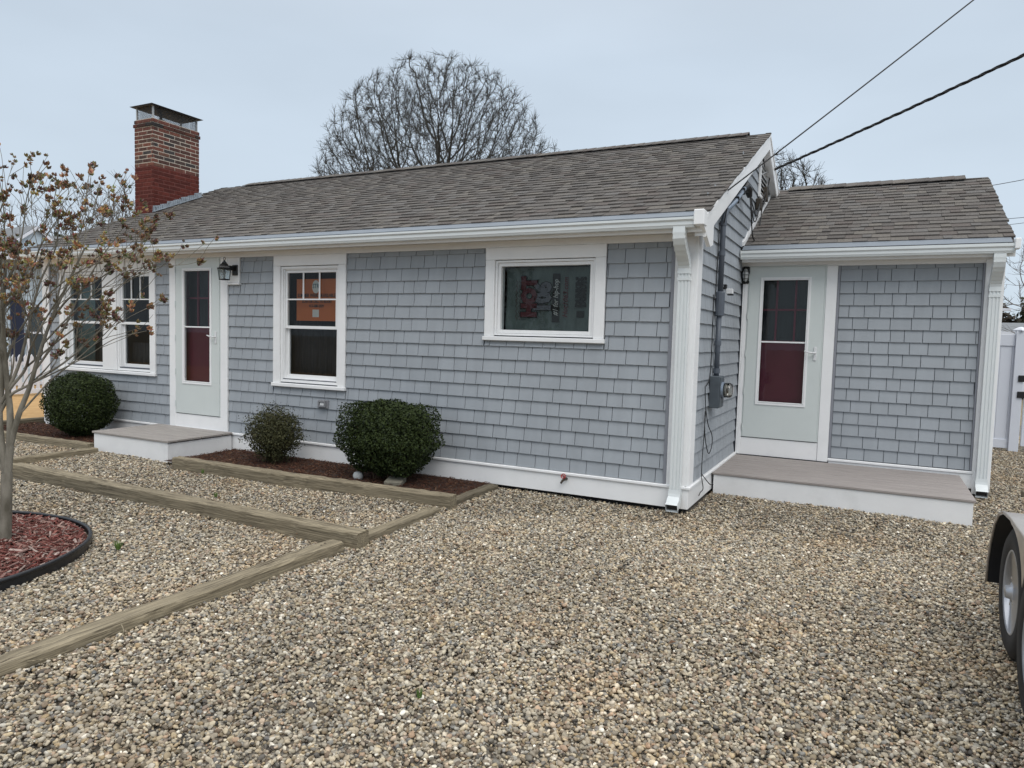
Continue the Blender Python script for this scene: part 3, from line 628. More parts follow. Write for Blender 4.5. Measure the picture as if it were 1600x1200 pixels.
# ------------------------------------------------------------------ doors
def door(x0, w, zb, h, y, label):
    d = empty('door'); d.parent = house; d['label'] = label
    x1 = x0 + w; zt = zb + h
    g0, g1, gz0, gz1 = x0 + .155, x1 - .165, zb + .425, zt - .145
    # storm door leaf with frame members
    ld = MB(); yf = y - .035
    ld.bbox((x0, yf, gz0 + .0003), (g0, y - .005, gz1 - .0003), .001); ld.bbox((g1, yf, gz0 + .0003), (x1, y - .005, gz1 - .0003), .001)
    ld.bbox((x0, yf, zb), (x1, y - .005, gz0), .001); ld.bbox((x0, yf, gz1), (x1, y - .005, zt), .001)
    leaf = ld.build('storm_door', M['storm'], d)
    mo = MB(); ring(mo, g0 - .026, g1 + .026, gz0 - .030, gz1 + .026, yf - .009, yf - .0003, .022); ring(mo, g0 - .003, g1 + .003, gz0 - .003, gz1 + .003, yf - .006, y - .001, .012); mo.build('glazing_bead', M['white'], leaf)
    mo = MB(); ring(mo, x0 - .016, x1 + .016, zb - .004, zt + .016, y - .026, y + .0, .0155, .003); 
    mo.build('door_frame', M['storm'], d)
    mb = MB(); zr = gz0 + (gz1 - gz0) * .495; mb.bbox((g0 + .009, yf + .004, zr - .009), (g1 - .009, yf + .022, zr + .009), .002); mb.build('rail', M['white'], leaf)
    pane(leaf, g0, g1, gz0, gz1, yf + .012)
    # handle, hinges
    hb = MB(); hx = x1 - .062; hz = zb + 1.03; hb.bbox((hx - .016, yf - .010, hz - .09), (hx + .016, yf - .0003, hz + .07), .004); hb.tube([(hx, yf - .01, hz + .0), (hx, yf - .045, hz + .0), (hx - .05, yf - .05, hz + .002), (hx - .115, yf - .045, hz + .018)], [.011, .009, .009, .006], 8)
    hb.build('handle', M['whiteplastic'], leaf)
    hg = MB()
    for zz in (zb + .12, zb + .55, zb + 1.0, zb + 1.45, zb + 1.9): hg.tube([(x0 - .004, yf - .006, zz - .04), (x0 - .004, yf - .006, zz + .04)], .006, 6)
    hg.build('hinge', M['storm'], leaf)
    # inner door
    yi = y + .055; inn = MB(); ix0, ix1 = x0 + .0, x1
    wz0, wz1 = zb + 1.16, zt - .13; lx0, lx1 = x0 + .10, x1 - .10
    inn.box((ix0, yi, zb), (lx0, yi + .04, zt)); inn.box((lx1, yi, zb), (ix1, yi + .04, zt)); inn.box((lx0, yi, zb), (lx1, yi + .04, wz0)); inn.box((lx0, yi, wz1), (lx1, yi + .04, zt)); 
    iw = inn.build('inner_door', M['burgundy'], d)
    mu = MB()
    for k in (1, 2): xx = lx0 + (lx1 - lx0) * k / 3; mu.box((xx - .011, yi + .006, wz0), (xx + .011, yi + .03, wz1))
    zz = (wz0 + wz1) / 2; mu.box((lx0, yi + .0065, zz - .011), (lx1, yi + .0295, zz + .011)); mu.build('muntin', M['burgundy'], iw)
    pane(iw, lx0, lx1, wz0, wz1, yi + .018)
    mb = MB(); mb.box((lx0 - .02, yi + .085, wz0 - .02), (lx1 + .02, yi + .09, wz1 + .02)); mb.build('door_curtain', M['curtain'], iw)
    return d
DW = .824
dr1 = door(-6.856, DW, .394, 2.035, 0, 'front storm door at the left with burgundy door behind glass')
dr2 = door(.106, DW, .408, 2.02, YW, 'storm door of the small wing with burgundy door behind glass')
def door_casing(d, x0, x1, dx0, dx1, zb, zd, y):
    MB().bbox((x0, y - .032, zb), (dx0 - .017, y, 2.43), .003).build('casing', M['white'], d)
    MB().bbox((dx1 + .017, y - .032, zb), (x1, y, 2.43), .003).build('casing', M['white'], d)
    MB().bbox((dx0 - .016, y - .024, zb), (dx1 + .016, y, zd - .012), .003).build('threshold_panel', M['white'], d)
    MB().box((dx0 - .016, y - .008, zd - .012), (dx1 + .016, y + .05, zd - .004)).build('threshold', M['black'], d)
door_casing(dr1, -6.99, -5.89, -6.856, -6.032, .208, .394, 0)
door_casing(dr2, -.0 + .048, 1.06, .106, .93, .19, .408, YW)
board('casing', (.032, YW - .032, .19), (.047, YW, 2.43))

# lantern mounting block
MB().bbox((-5.889, -.028, 2.115), (-5.682, 0, 2.43), .003).build('mounting_block', M['white'], house); MB().bbox((-5.889, -.045, 2.088), (-5.672, 0, 2.113), .004).build('mounting_block', M['white'], house)

# ------------------------------------------------------------------ downspouts
def downspout(x, yw, ytop, ztop, name):
    sec = lambda cx, cy, cz, ux=.052, uy=.038: None
    d = MB(); w, t = .050, .036
    def seg_loop(c, ny, nz):   # rectangular section centred at c, normal direction in YZ = travel dir
        ty, tz = ny, nz; py, pz = -tz, ty      # perpendicular in YZ
        return [(x - w, c[0] - py * t, c[1] - pz * t), (x + w, c[0] - py * t, c[1] - pz * t), (x + w, c[0] + py * t, c[1] + pz * t), (x - w, c[0] + py * t, c[1] + pz * t)]
    yv = yw - .070
    path = [(ytop, ztop + .03, 0, -1), (ytop, ztop - .03, 0, -1)]
    m = 14
    for i in range(m + 1):                    # S-curve back to the wall
        u = i / m; yy = ytop + (yv - ytop) * (3 * u * u - 2 * u ** 3); zz = ztop - .05 - .26 * u
        path.append((yy, zz, None, None))
    path.append((yv, ztop - .36, 0, -1))
    pts = [(p[0], p[1]) for p in path]; loops = []
    for i, (yy, zz) in enumerate(pts):
        a = pts[max(i - 1, 0)]; b = pts[min(i + 1, len(pts) - 1)]; dy, dz = b[0] - a[0], b[1] - a[1]; l = math.hypot(dy, dz) or 1
        k = 1.07 if i % 2 else .99
        py, pz = -dz / l, dy / l
        loops += [(x - w * k, yy - py * t * k, zz - pz * t * k), (x + w * k, yy - py * t * k, zz - pz * t * k), (x + w * k, yy + py * t * k, zz + pz * t * k), (x - w * k, yy + py * t * k, zz + pz * t * k)]
    n = len(pts); fs = [(i * 4 + k, i * 4 + (k + 1) % 4, (i + 1) * 4 + (k + 1) % 4, (i + 1) * 4 + k) for i in range(n - 1) for k in range(4)] + [(3, 2, 1, 0)]
    root = empty(name); root.parent = house
    e_ = MB(); e_.add(loops, fs); e_.build('elbow', M['gutter'], root)
    # fluted straight leg
    zt, zb = ztop - .33, .16; prof = []
    fl_ = [(-1, -1), (-.72, -1), (-.66, -.82), (-.40, -.82), (-.34, -1), (-.05, -1), (0.0, -.82), (.28, -.82), (.34, -1), (.62, -1), (.68, -.82), (.82, -.82), (.9, -1), (1, -1), (1, 1), (-1, 1)]
    prof = [(x + a * w * .96, yv + b * t * .96) for a, b in fl_]
    MB().prism(prof, 'z', zb, zt).build('pipe', M['gutter'], root)
    # bottom elbow kicking out to the front
    pts = [(yv, zb + .02), (yv, zb - .02), (yv - .012, zb - .06), (yv - .045, zb - .095), (yv - .085, zb - .12), (yv - .115, zb - .135)]; loops = []
    for i, (yy, zz) in enumerate(pts):
        a = pts[max(i - 1, 0)]; b = pts[min(i + 1, len(pts) - 1)]; dy, dz = b[0] - a[0], b[1] - a[1]; l = math.hypot(dy, dz); k = 1.06 if i % 2 else 1.0; py, pz = -dz / l, dy / l
        loops += [(x - w * k, yy - py * t * k, zz - pz * t * k), (x + w * k, yy - py * t * k, zz - pz * t * k), (x + w * k, yy + py * t * k, zz + pz * t * k), (x - w * k, yy + py * t * k, zz + pz * t * k)]
    n = len(pts); fs = [(i * 4 + k, i * 4 + (k + 1) % 4, (i + 1) * 4 + (k + 1) % 4, (i + 1) * 4 + k) for i in range(n - 1) for k in range(4)]
    e_ = MB(); e_.add(loops, fs); e_ = e_.build('outlet_elbow', M['gutter'], root); md = e_.modifiers.new('t', 'SOLIDIFY'); md.thickness = .003
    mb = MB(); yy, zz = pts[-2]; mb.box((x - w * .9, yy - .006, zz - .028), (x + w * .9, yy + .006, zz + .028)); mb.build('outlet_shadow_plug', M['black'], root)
    mb = MB()
    for zz in (ztop - .42,): mb.box((x - w - .004, yv - t - .003, zz), (x + w + .004, yw - .03, zz + .028))
    mb.build('strap', M['gutter'], root)
downspout(-.080, 0, -.300, 2.49, 'downspout'); downspout(2.545, YW, YW - .245, 2.49, 'downspout')

# ------------------------------------------------------------------ chimney
chim = empty('chimney'); chim.parent = house; chim['label'] = 'red brick chimney with pale mortar above and red washed bricks below'
cx0, cx1, cy0, cy1 = -10.075, -9.60, 1.65, 2.575; ztop = 5.07; CH = .0665
rows_n = 26; zsplit = ztop - 12 * CH
MB().box((cx0 + .004, cy0 + .004, 2.6), (cx1 - .004, cy1 - .004, zsplit)).build('mortar_core', M['mortarred'], chim)
MB().box((cx0 + .004, cy0 + .004, zsplit), (cx1 - .004, cy1 - .004, ztop - .004)).build('mortar_core', M['mortar'], chim)
BU = [(.145, .058, .045), (.11, .050, .040), (.085, .045, .038), (.165, .068, .050), (.125, .055, .044), (.075, .052, .046), (.055, .050, .050), (.14, .075, .055)]
BL = [(.105, .026, .020), (.092, .023, .018), (.118, .030, .023), (.082, .022, .018)]
bm = {}; back = MB()
def brick_mesh(w, c):
    k = (round(w, 3), c)
    if k not in bm: bm[k] = MB().bbox((0, 0, 0), (w, .03, CH - .014), .003, c).mesh('brick', M['brick'])
    return bm[k]
nb = 0
for r in range(rows_n):
    z = ztop - (r + 1) * CH; out_ = .016 if r == 1 else (.004 if r == 0 else 0)
    for face in range(4):
        L_ = (cx1 - cx0) if face in (0, 2) else (cy1 - cy0); L_ += 2 * out_
        s = -out_ if face in (0, 2) else -out_; s0 = -out_; s = s0 - (.105 if (r + face) % 2 else 0); 
        while s < s0 + L_ - .01:
            w = .205; a, b = max(s, s0), min(s + w, s0 + L_); s += w + .010
            if b - a < .03: continue
            c = rng.choice(BU if r < 12 else BL)
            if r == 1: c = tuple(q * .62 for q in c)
            dep = rng.uniform(-.002, .002) - out_
            if face == 0: loc, rot = (cx0 + a, cy0 + dep, z), 0
            elif face == 1: loc, rot = (cx1 - dep, cy0 + a, z), math.pi / 2
            elif face == 2: loc, rot = (cx1 - a, cy1 - dep, z), math.pi
            else: loc, rot = (cx0 + dep, cy1 - a, z), -math.pi / 2
            if face in (0, 1) and z > 3.2 and nb < 298:
                link('brick', brick_mesh(b - a, c), chim, loc, (0, 0, rot)); nb += 1
            elif face in (2, 3):
                q = MB().box((0, 0, 0), (b - a, .03, CH - .014)); cs, sn = math.cos(rot), math.sin(rot)
                back.add([(x * cs - y * sn + loc[0], x * sn + y * cs + loc[1], zz + z) for x, y, zz in q.v], q.f, c)
back.build('brick', M['brick'], chim, kind='stuff')
# stepped lead flashing on the right face
fl_ = MB(); 
for k in range(7):
    y0 = cy0 - .02 + k * .138; y1 = y0 + .165; zb = roofz(y0) - .03; zt = roofz(y1) + .075 - .01 * (k % 2)
    fl_.add([(cx1 + .006 + .002 * (k % 2), y0, zb), (cx1 + .012, y1, roofz(y1) - .03), (cx1 + .010, y1, zt + .01), (cx1 + .004 + .002 * (k % 2), y0 + .01, zt - .03)], [(0, 1, 2, 3)])
for k in range(22):
    y = cy0 + k * .042; z = roofz(y); fl_.tube([(cx1 + .014, y, z), (cx1 + .018, y + .012, z + .04), (cx1 + .012, y + .006, z + .085 + .02 * rng.random())], .006, 5)
slab(fl_, cy0 - .02, roofz(cy0) + .012, cy1 + .03, roofz(cy1) + .03, cx1, cx1 + .07, .004)
fl_.build('flashing', M['lead'], chim)
# cap
cap = empty('chimney_cap'); cap.parent = chim
lz = 5.275; ex = .055; px0, px1, py0, py1 = cx0 - ex, cx1 + ex, cy0 - ex, cy1 + ex; pzc = lz + .085
mb = MB(); mb.add([(px0, py0, lz + .012), (px1, py0, lz + .012), (px1, py1, lz + .012), (px0, py1, lz + .012), (px0 + .035, py0 + .035, lz), (px1 - .035, py0 + .035, lz), (px1 - .035, py1 - .035, lz), (px0 + .035, py1 - .035, lz),
     ((px0 + px1) / 2, py0 + .28, pzc), ((px0 + px1) / 2, py1 - .28, pzc), ((px0 + px1) / 2, py0 + .28, pzc - .008), ((px0 + px1) / 2, py1 - .28, pzc - .008), (px0 + .035, py0 + .035, lz - .006), (px1 - .035, py0 + .035, lz - .006), (px1 - .035, py1 - .035, lz - .006), (px0 + .035, py1 - .035, lz - .006)],
    [(0, 1, 5, 4), (1, 2, 6, 5), (2, 3, 7, 6), (3, 0, 4, 7), (4, 5, 8), (5, 6, 9, 8), (6, 7, 9), (7, 4, 8, 9), (12, 10, 13), (13, 10, 11, 14), (14, 11, 15), (15, 11, 10, 12), (0, 12, 13, 1), (1, 13, 14, 2), (2, 14, 15, 3), (3, 15, 12, 0)])
mb.build('chimney_lid', M['capmetal'], chim)
bpy.data.objects.remove(cap)
for (x, y) in ((cx0 + .03, cy0 + .03), (cx1 - .03, cy0 + .03), (cx1 - .03, cy1 - .03), (cx0 + .03, cy1 - .03)):
    MB().box((x - .016, y - .010, ztop - .005), (x + .016, y + .010, lz + .01)).build('cap_leg', M['capsteel'], chim)
MB().box((cx0 + .05, (cy0 + cy1) / 2 - .02, ztop - .004), (cx0 + .075, (cy0 + cy1) / 2 + .02, lz + .02)).build('cap_leg', M['capmetal'], chim)
mb = MB(); a, b, c, d = cx0 + .025, cx1 - .025, cy0 + .025, cy1 - .025
for p, q in (((a, c), (b, c)), ((b, c), (b, d)), ((b, d), (a, d)), ((a, d), (a, c))): mb.add([(p[0], p[1], ztop - .005), (q[0], q[1], ztop - .005), (q[0], q[1], lz + .01), (p[0], p[1], lz + .01)], [(0, 1, 2, 3)])
mb.build('spark_screen', M['screen'], chim)
MB().lathe([(.10, 0), (.11, .0), (.11, .05), (.085, .05)], ((cx0 + cx1) / 2, cy0 + .3, ztop)).build('flue', M['concrete'], chim)

# ------------------------------------------------------------------ steps and porch
step = empty('front_step', (-6.48, -.5, 0), 'low wide step with pale grey boards at the front door', 'step')
def deck(parent, x0, x1, y0, y1, zt, m, bw, ox, oy, th=.026, over=.02):
    n = max(1, round((y1 - (y0 - over)) / bw)); bw = (y1 - (y0 - over)) / n
    for i in range(n):
        a = y0 - over + i * bw
        MB().bbox((x0 - over - ox, a + .005 - oy, zt - th), (x1 + over - ox, a + bw - .005 - oy, zt), .004).build('deck_board', M[m], parent)
    MB().box((x0 - ox, y0 - oy + .03, zt - th - .012), (x1 - ox, y1 - oy, zt - th - .003)).build('gap_shade_sheet', M['dark'], parent)  # black sheet added as the shade seen through the board gaps
    MB().bbox((x0 - ox, y0 - oy, -.10), (x1 - ox, y0 + .02 - oy, zt - th - .001), .003).build('riser', M['whitewood'], parent)
    MB().bbox((x0 - ox, y0 + .0205 - oy, -.10), (x0 + .02 - ox, y1 - oy, zt - th - .001), .003).build('side_panel', M['whitewood'], parent)
    MB().bbox((x1 - .02 - ox, y0 + .0205 - oy, -.10), (x1 - ox, y1 - oy, zt - th - .001), .003).build('side_panel', M['whitewood'], parent)
deck(step, -7.165, -5.79, -.972, -.048, .213, 'decklight', .15, -6.48, -.5)
porch = empty('side_porch', (1.2, 1.7, 0), 'long low porch with brown grey composite boards below the wing door', 'porch')
deck(porch, .052, 2.335, 1.012, YW - .04, .184, 'deck', .14, 1.2, 1.7, over=.018)

# ------------------------------------------------------------------ fixtures
lan = empty('wall_lantern', (-5.79, -.028, 2.26), 'black coach lantern with clear panes beside the front door', 'lantern')
MB().bbox((-.0, -.018, -.055), (.085, 0, .075), .003).build('backplate', M['black'], lan)
MB().bbox((-.02, -.10, .005), (.05, -.018, .06), .006).build('arm', M['black'], lan)
lc = (-.012, -.125)
mb = MB(); mb.lathe([(.0, .125), (.016, .12), (.02, .105), (.034, .10), (.038, .085), (.06, .072), (.082, .045), (.088, .030), (.088, .024), (.0, .024)], (lc[0], lc[1], 0), n=4); mb.build('roof_cap', M['black'], lan)
mb = MB(); mb.tube([(lc[0] + .018 * math.cos(t), lc[1], .142 + .018 * math.sin(t)) for t in [k * math.pi / 8 for k in range(17)]], .0035, 5); mb.build('hanging_ring', M['black'], lan)
mb = MB()
cs = [(1, 1), (1, -1), (-1, -1), (-1, 1)]
for a, b in cs: mb.tube([(lc[0] + a * .055, lc[1] + b * .055, .026), (lc[0] + a * .042, lc[1] + b * .042, -.115)], .0055, 4)
for h, r_ in ((-.115, .044), (.022, .058)):
    for (a, b), (c, d) in zip(cs, cs[1:] + cs[:1]): mb.tube([(lc[0] + a * r_, lc[1] + b * r_, h), (lc[0] + c * r_, lc[1] + d * r_, h)], .007, 4)
mb.build('cage', M['black'], lan)
mb = MB()
for (a, b), (c, d) in zip(cs, cs[1:] + cs[:1]): mb.add([(lc[0] + a * .054, lc[1] + b * .054, .02), (lc[0] + c * .054, lc[1] + d * .054, .02), (lc[0] + c * .041, lc[1] + d * .041, -.11), (lc[0] + a * .041, lc[1] + b * .041, -.11)], [(0, 1, 2, 3)])
mb.build('lantern_glass', M['glass'], lan)
MB().lathe([(.010, -.11), (.010, -.05), (.016, -.045), (.020, -.02), (.012, .0), (.004, .01)], (lc[0], lc[1], 0), n=8).build('bulb', M['capsteel'], lan)
bl = empty('bulkhead_light', (.062, YW - .03, 2.335), 'black caged oval bulkhead light beside the wing door', 'wall light')
MB().bbox((-.040, -.022, -.10), (.040, -.001, .105), .012).build('base', M['black'], bl)
o = MB().lathe([(.034, -.022), (.034, -.05), (.028, -.075), (.012, -.085)], (0, 0, 0), 'y', 14); o = o.build('lens', M['porcelain'], bl, smooth=True); o.scale = (1, 1, 2.3)
mb = MB()
for z in (-.045, .0, .045): mb.tube([(-.038, -.02, z), (-.034, -.07, z), (-.01, -.092, z), (.01, -.092, z), (.034, -.07, z), (.038, -.02, z)], .0035, 5)
mb.tube([(0, -.02, -.088), (0, -.075, -.082), (0, -.094, -.05), (0, -.094, .05), (0, -.075, .082), (0, -.02, .088)], .0035, 5); mb.build('guard', M['black'], bl)
# electric service: meter, conduit
met = empty('electric_meter', (.018, .86, 1.03), 'grey electric meter box with round glass meter on the side wall', 'electric meter')
MB().bbox((0, -.11, -.16), (.10, .11, .16), .006).build('box', M['meterbox'], met)
MB().bbox((.10, -.10, -.15), (.108, .10, .15), .004).build('cover', M['meterbox'], met)
MB().lathe([(.083, .108), (.083, .125), (.078, .128)], (0, 0, .02), 'x', 24).build('meter_ring', M['conduitlight'], met, smooth=False)
MB().lathe([(.075, .12), (.075, .185), (.066, .205), (.05, .212)], (0, 0, .02), 'x', 24).build('meter_glass', M['meterglass'], met, smooth=True)
MB().lathe([(.06, .12), (.06, .15), (.055, .152)], (0, 0, .02), 'x', 20).build('meter_dial', M['capsteel'], met)
MB().box((.16, -.035, -.01), (.165, .035, .045)).build('dial_plate', M['brass'], met)
con = empty('service_conduit', (.055, .90, 1.19), 'thick grey electrical conduit rising from the meter to the gable', 'conduit')
def rel(pts, o): return [(p[0] - o[0], p[1] - o[1], p[2] - o[2]) for p in pts]
O = (.055, .90, 1.19)
up_ = [(.055, .90, 1.19), (.055, .90, 1.8)]; MB().tube(rel(up_, O), .026, 10).build('lower_pipe', M['conduit'], con, smooth=True)
MB().tube(rel([(.055, .90, 1.79), (.055, .90, 1.80), (.055, .90, 2.03), (.055, .90, 2.04)], O), [.028, .048, .048, .03], 12).build('expansion_fitting', M['conduit'], con)
MB().tube(rel([(.055, .90, 2.04), (.055, .90, 2.72), (.058, .93, 2.80), (.066, 1.0, 2.87)], O), .027, 10).build('upper_pipe', M['conduit'], con, smooth=True)
MB().tube(rel([(.066, 1.0, 2.87), (.085, 1.35, 3.02), (.085, 1.88, 3.26)], O), .026, 10).build('sloping_pipe', M['conduitlight'], con, smooth=True)
for zz in (1.24, 1.52, 2.42, 2.72): MB().tube(rel([(.055, .90, zz - .025), (.055, .90, zz + .025)], O), .034, 10).build('coupling', M['conduit'], con)
for (y, z) in ((1.38, 3.035), (1.72, 3.19)): MB().bbox((-.03, y - O[1] - .012, z - O[2] - .036), (.062, y - O[1] + .014, z - O[2] + .036), .004).build('clamp', M['black'], con)
MB().tube(rel([(.085, 1.86, 3.25), (.09, 1.93, 3.29), (.10, 2.02, 3.27), (.11, 2.08, 3.20)], O), [.03, .045, .048, .03], 10).build('weatherhead', M['black'], con)
sen = empty('wall_sensor', (.0, 1.28, 2.10), 'small white and black camera on the side wall beside the conduit', 'security camera')
MB().bbox((.018, -.04, -.01), (.05, .02, .04), .003).build('base', M['black'], sen); MB().bbox((.045, -.03, -.06), (.115, .03, -.005), .005).build('body', M['whiteplastic'], sen); MB().bbox((.06, -.026, -.075), (.118, .026, -.061), .003).build('lens_hood', M['black'], sen)
# loose cables
def cable(pts, r, lab, n=6, sub=8, cat='cable', name='cable', mt='cable', sides=6):
    P = [Vector(p) for p in pts]; out_ = []
    for i in range(len(P) - 1):
        p0, p1, p2, p3 = P[max(i - 1, 0)], P[i], P[i + 1], P[min(i + 2, len(P) - 1)]
        for k in range(sub):
            t = k / sub; out_.append(.5 * ((2 * p1) + (-p0 + p2) * t + (2 * p0 - 5 * p1 + 4 * p2 - p3) * t * t + (-p0 + 3 * p1 - 3 * p2 + p3) * t ** 3))
    out_.append(P[-1]); o = MB().tube(out_, r, sides).build(name, M[mt], None, smooth=True); return tag(o, lab, cat)
cable([(.115, 2.08, 3.20), (.14, 2.06, 3.0), (.13, 2.3, 2.78), (.12, 2.75, 2.80), (.09, 3.15, 3.10), (.07, 3.35, 3.28), (.07, 3.6, 3.45), (.065, 3.95, 3.80)], .008, 'lowest black cable loop drooping from the weatherhead on the gable')
cable([(.115, 2.10, 3.20), (.13, 2.2, 3.02), (.12, 2.5, 2.98), (.09, 2.95, 3.18), (.07, 3.2, 3.32), (.07, 3.75, 3.62), (.065, 3.98, 3.82)], .007, 'middle black cable loop below the gable vent')
cable([(.115, 2.06, 3.22), (.12, 2.35, 3.10), (.11, 2.65, 3.08), (.08, 3.0, 3.24), (.07, 3.2, 3.36)], .007, 'shortest black cable loop nearest the conduit head')
mb = MB(); mb.bbox((.02, 3.12, 3.24), (.09, 3.26, 3.38), .01); mb.bbox((.02, 3.62, 3.44), (.09, 3.76, 3.62), .01); tag(mb.build('splice_box', M['brass']), 'dark cable splices on the gable just above the wing roof', 'cable splice')
cable([(.03, .50, 1.10), (.04, .52, .9), (.05, .62, .72), (.06, .78, .60), (.05, .86, .48), (.05, .70, .42), (.045, .52, .62), (.04, .50, .86)], .0045, 'thin black cable loop hanging below the meter', cat='cable')
cable([(.04, .53, .88), (.04, .50, .60), (.045, .44, .40), (.06, .38, .24), (.07, .42, .12), (.07, .30, .10), (.07, .24, .08)], .0045, 'thin black cable trailing down the side wall to the skirt board')
cable([(.055, .38, .27), (.07, .50, .2), (.10, .60, .13), (.12, .66, .12)], .0045, 'short black cable end lying toward the porch corner')
cable([(.028, .72, 2.0), (.028, .74, 1.6), (.028, .72, 1.2), (.028, .55, 1.1)], .005, 'thin dark cable running down the side wall left of the conduit')
cable([(.028, .86, 2.72), (.03, .82, 2.4), (.03, .80, 2.05), (.03, .76, 1.95)], .005, 'thin dark cable beside the upper conduit')
# service drop: three twisted strands
def helix(a, b, r, turns, ph, n, sag=.0):
    a, b = Vector(a), Vector(b); d = (b - a); t = d.normalized(); u = t.cross(Vector((0, 0, 1))).normalized(); w = t.cross(u); out_ = []
    for i in range(n + 1):
        s = i / n; an = ph + turns * 2 * math.pi * s; out_.append(a + d * s + Vector((0, 0, -sag * 4 * s * (1 - s))) + (u * math.cos(an) + w * math.sin(an)) * r)
    return out_
A_ = (.05, 4.00, 3.90); B_ = (10.53, -2.24, 7.05)
drop = empty('service_drop', A_, 'thick twisted overhead power cable running from the gable up to the right', 'power line')
for k, (ph, rr) in enumerate(((0, .010), (2.1, .010), (4.2, .007))):
    MB().tube(rel(helix(A_, B_, .010, 34, ph, 340, .22), A_), rr, 5).build('strand', M['cable'], drop, smooth=True)
MB().tube(rel([(.02, 3.5, 3.76), (.05, 3.75, 3.84), A_], A_), .012, 6).build('anchor_wedge', M['capsteel'], drop)
th = cable([(.07, .86, 2.72), (.10, .80, 2.86), (.12, .66, 2.97)], .006, 'short black wire between conduit and rake board')
ph_ = MB().tube(helix((.125, .63, 2.98), (5.6, 3.64, 8.02 + .2), 0, 0, 0, 30, .05), .0075, 6).build('phone_line', M['cable'], None, smooth=True); tag(ph_, 'thin single overhead wire rising steeply right from the rake board', 'overhead wire')

# outlet cover, tap
ob = empty('outlet_cover', (-4.29, -.017, .675), 'small grey vent hood on the siding left of the big bush', 'wall vent')
MB().bbox((-.07, -.02, -.052), (.075, .004, .05), .005).build('plate', M['greyplastic'], ob)
mb = MB(); ring(mb, -.062, .05, -.035, .04, -.045, -.0205, .018); mb.build('hood', M['greyplastic'], ob); MB().box((-.035, -.035, -.014), (.028, -.0205, .018)).build('flap', M['whiteplastic'], ob)
tp = empty('garden_tap', (-1.17, -.028, .145), 'small outdoor tap with red wheel on the white skirt board', 'tap')
MB().tube([(0, 0, 0), (0, -.05, 0), (-.008, -.075, -.008), (-.02, -.09, -.035)], [.016, .013, .012, .010], 8).build('spout', M['brass'], tp)
MB().tube([(0, -.045, 0), (-.006, -.055, .028)], .007, 6).build('stem', M['brass'], tp)
mb = MB(); mb.tube([(-.008 + .022 * math.cos(t), -.060 + .010 * math.sin(t), .034 + .020 * math.sin(t)) for t in [k * math.pi / 6 for k in range(13)]], .005, 5); mb.tube([(-.03, -.06, .034), (.014, -.06, .034)], .004, 4); mb.build('wheel', M['redpaint'], tp)

# ------------------------------------------------------------------ timbers
def timber(a, b, w, zt, zb, lab, m='timber', seed=0, group='landscape timbers laid in the gravel'):
    rg = random.Random(seed); a, b = Vector((*a, 0)), Vector((*b, 0)); L_ = (b - a).length; n = max(6, int(L_ / .07)); ang = math.atan2(b.y - a.y, b.x - a.x)
    prof = [(-1, zb), (-1, zt - .014), (-.86, zt - .001), (-.45, zt + .001), (.1, zt), (.5, zt + .001), (.88, zt - .001), (1, zt - .014), (1, zb)]
    vs = []; k = len(prof); ph = rg.random() * 9
    for i in range(n + 1):
        x = L_ * i / n; wob = .006 * math.sin(x * 2.1 + ph) + .004 * math.sin(x * 5.3 + ph)
        for j, (p, z) in enumerate(prof):
            vs.append((x + (rg.uniform(-.006, .006) if i in (0, n) else 0), p * w / 2 + wob + (rg.uniform(-.004, .004) if 0 < j < k - 1 else 0), z + (rg.uniform(-.0045, .003) if 0 < j < k - 1 else 0) + .004 * math.sin(x * 1.3 + ph)))
    fs = [(i * k + j, (i + 1) * k + j, (i + 1) * k + j + 1, i * k + j + 1) for i in range(n) for j in range(k - 1)]
    fs += [tuple(range(k)), tuple(range((n + 1) * k - 1, n * k - 1, -1))]
    o = MB().add(vs, fs).build('landscape_timber', M[m]); o.location = (a.x, a.y, 0); o.rotation_euler[2] = ang
    # long drying checks cut as narrow dark slivers
    ck = MB()
    for q in range(int(L_ * 3.2)):
        x = rg.uniform(.05, L_ - .3); yy = rg.uniform(-.35, .4) * w; l = rg.uniform(.08, .35)
        z = zt + .004 * math.sin(x * 1.3 + ph) + .0015; wd = rg.uniform(.0012, .003)
        ck.add([(x, yy, z), (x + l * .5, yy - wd, z + .001), (x + l, yy + .003, z), (x + l * .5, yy + wd, z + .001)], [(0, 1, 2, 3)])
    if ck.v: ck.build('drying_check', M['mulchdark'], o, kind='stuff')
    for q in range(3):
        hx = L_ * (.04 + .02 * q) if q < 2 else L_ * .96
        MB().lathe([(.007, zt + .0035), (.006, zt + .0045)], (hx, .01 * (q - 1), 0), n=8).build('spike_head', M['brass'], o)
    return tag(o, lab, 'timber', group)
timber((-6.45, -2.27), (-1.80, -2.37), .125, .070, -.08, 'long raised timber crossing the gravel from the tree side to the corner joint', seed=1)
timber((-1.93, -2.52), (-1.96, -5.05), .135, .022, -.08, 'long sunken timber running toward the lower left of the picture', seed=2)
timber((-1.90, -2.26), (-1.93, -1.22), .12, .004, -.08, 'short sunken timber linking the two raised timbers', seed=3)
timber((-5.45, -1.12), (-1.86, -1.02), .12, .078, -.08, 'raised timber edging the mulch bed under the bushes', seed=4)
timber((-1.95, -.95), (-1.95, -.10), .12, .008, -.08, 'short damp timber closing the right end of the mulch bed', m='timberdark', seed=5)
timber((-7.02, -1.05), (-7.02, -2.28), .115, .025, -.08, 'short timber running out from the left end of the front step', seed=6)
timber((-7.22, -.96), (-10.6, -1.02), .10, .045, -.08, 'timber edging the left mulch bed below the round bush', seed=7)
timber((-10.12, -.8), (-10.12, 4.0), .12, .065, -.08, 'timber along the edge of the tan lawn at far left', m='timberdark', seed=8)

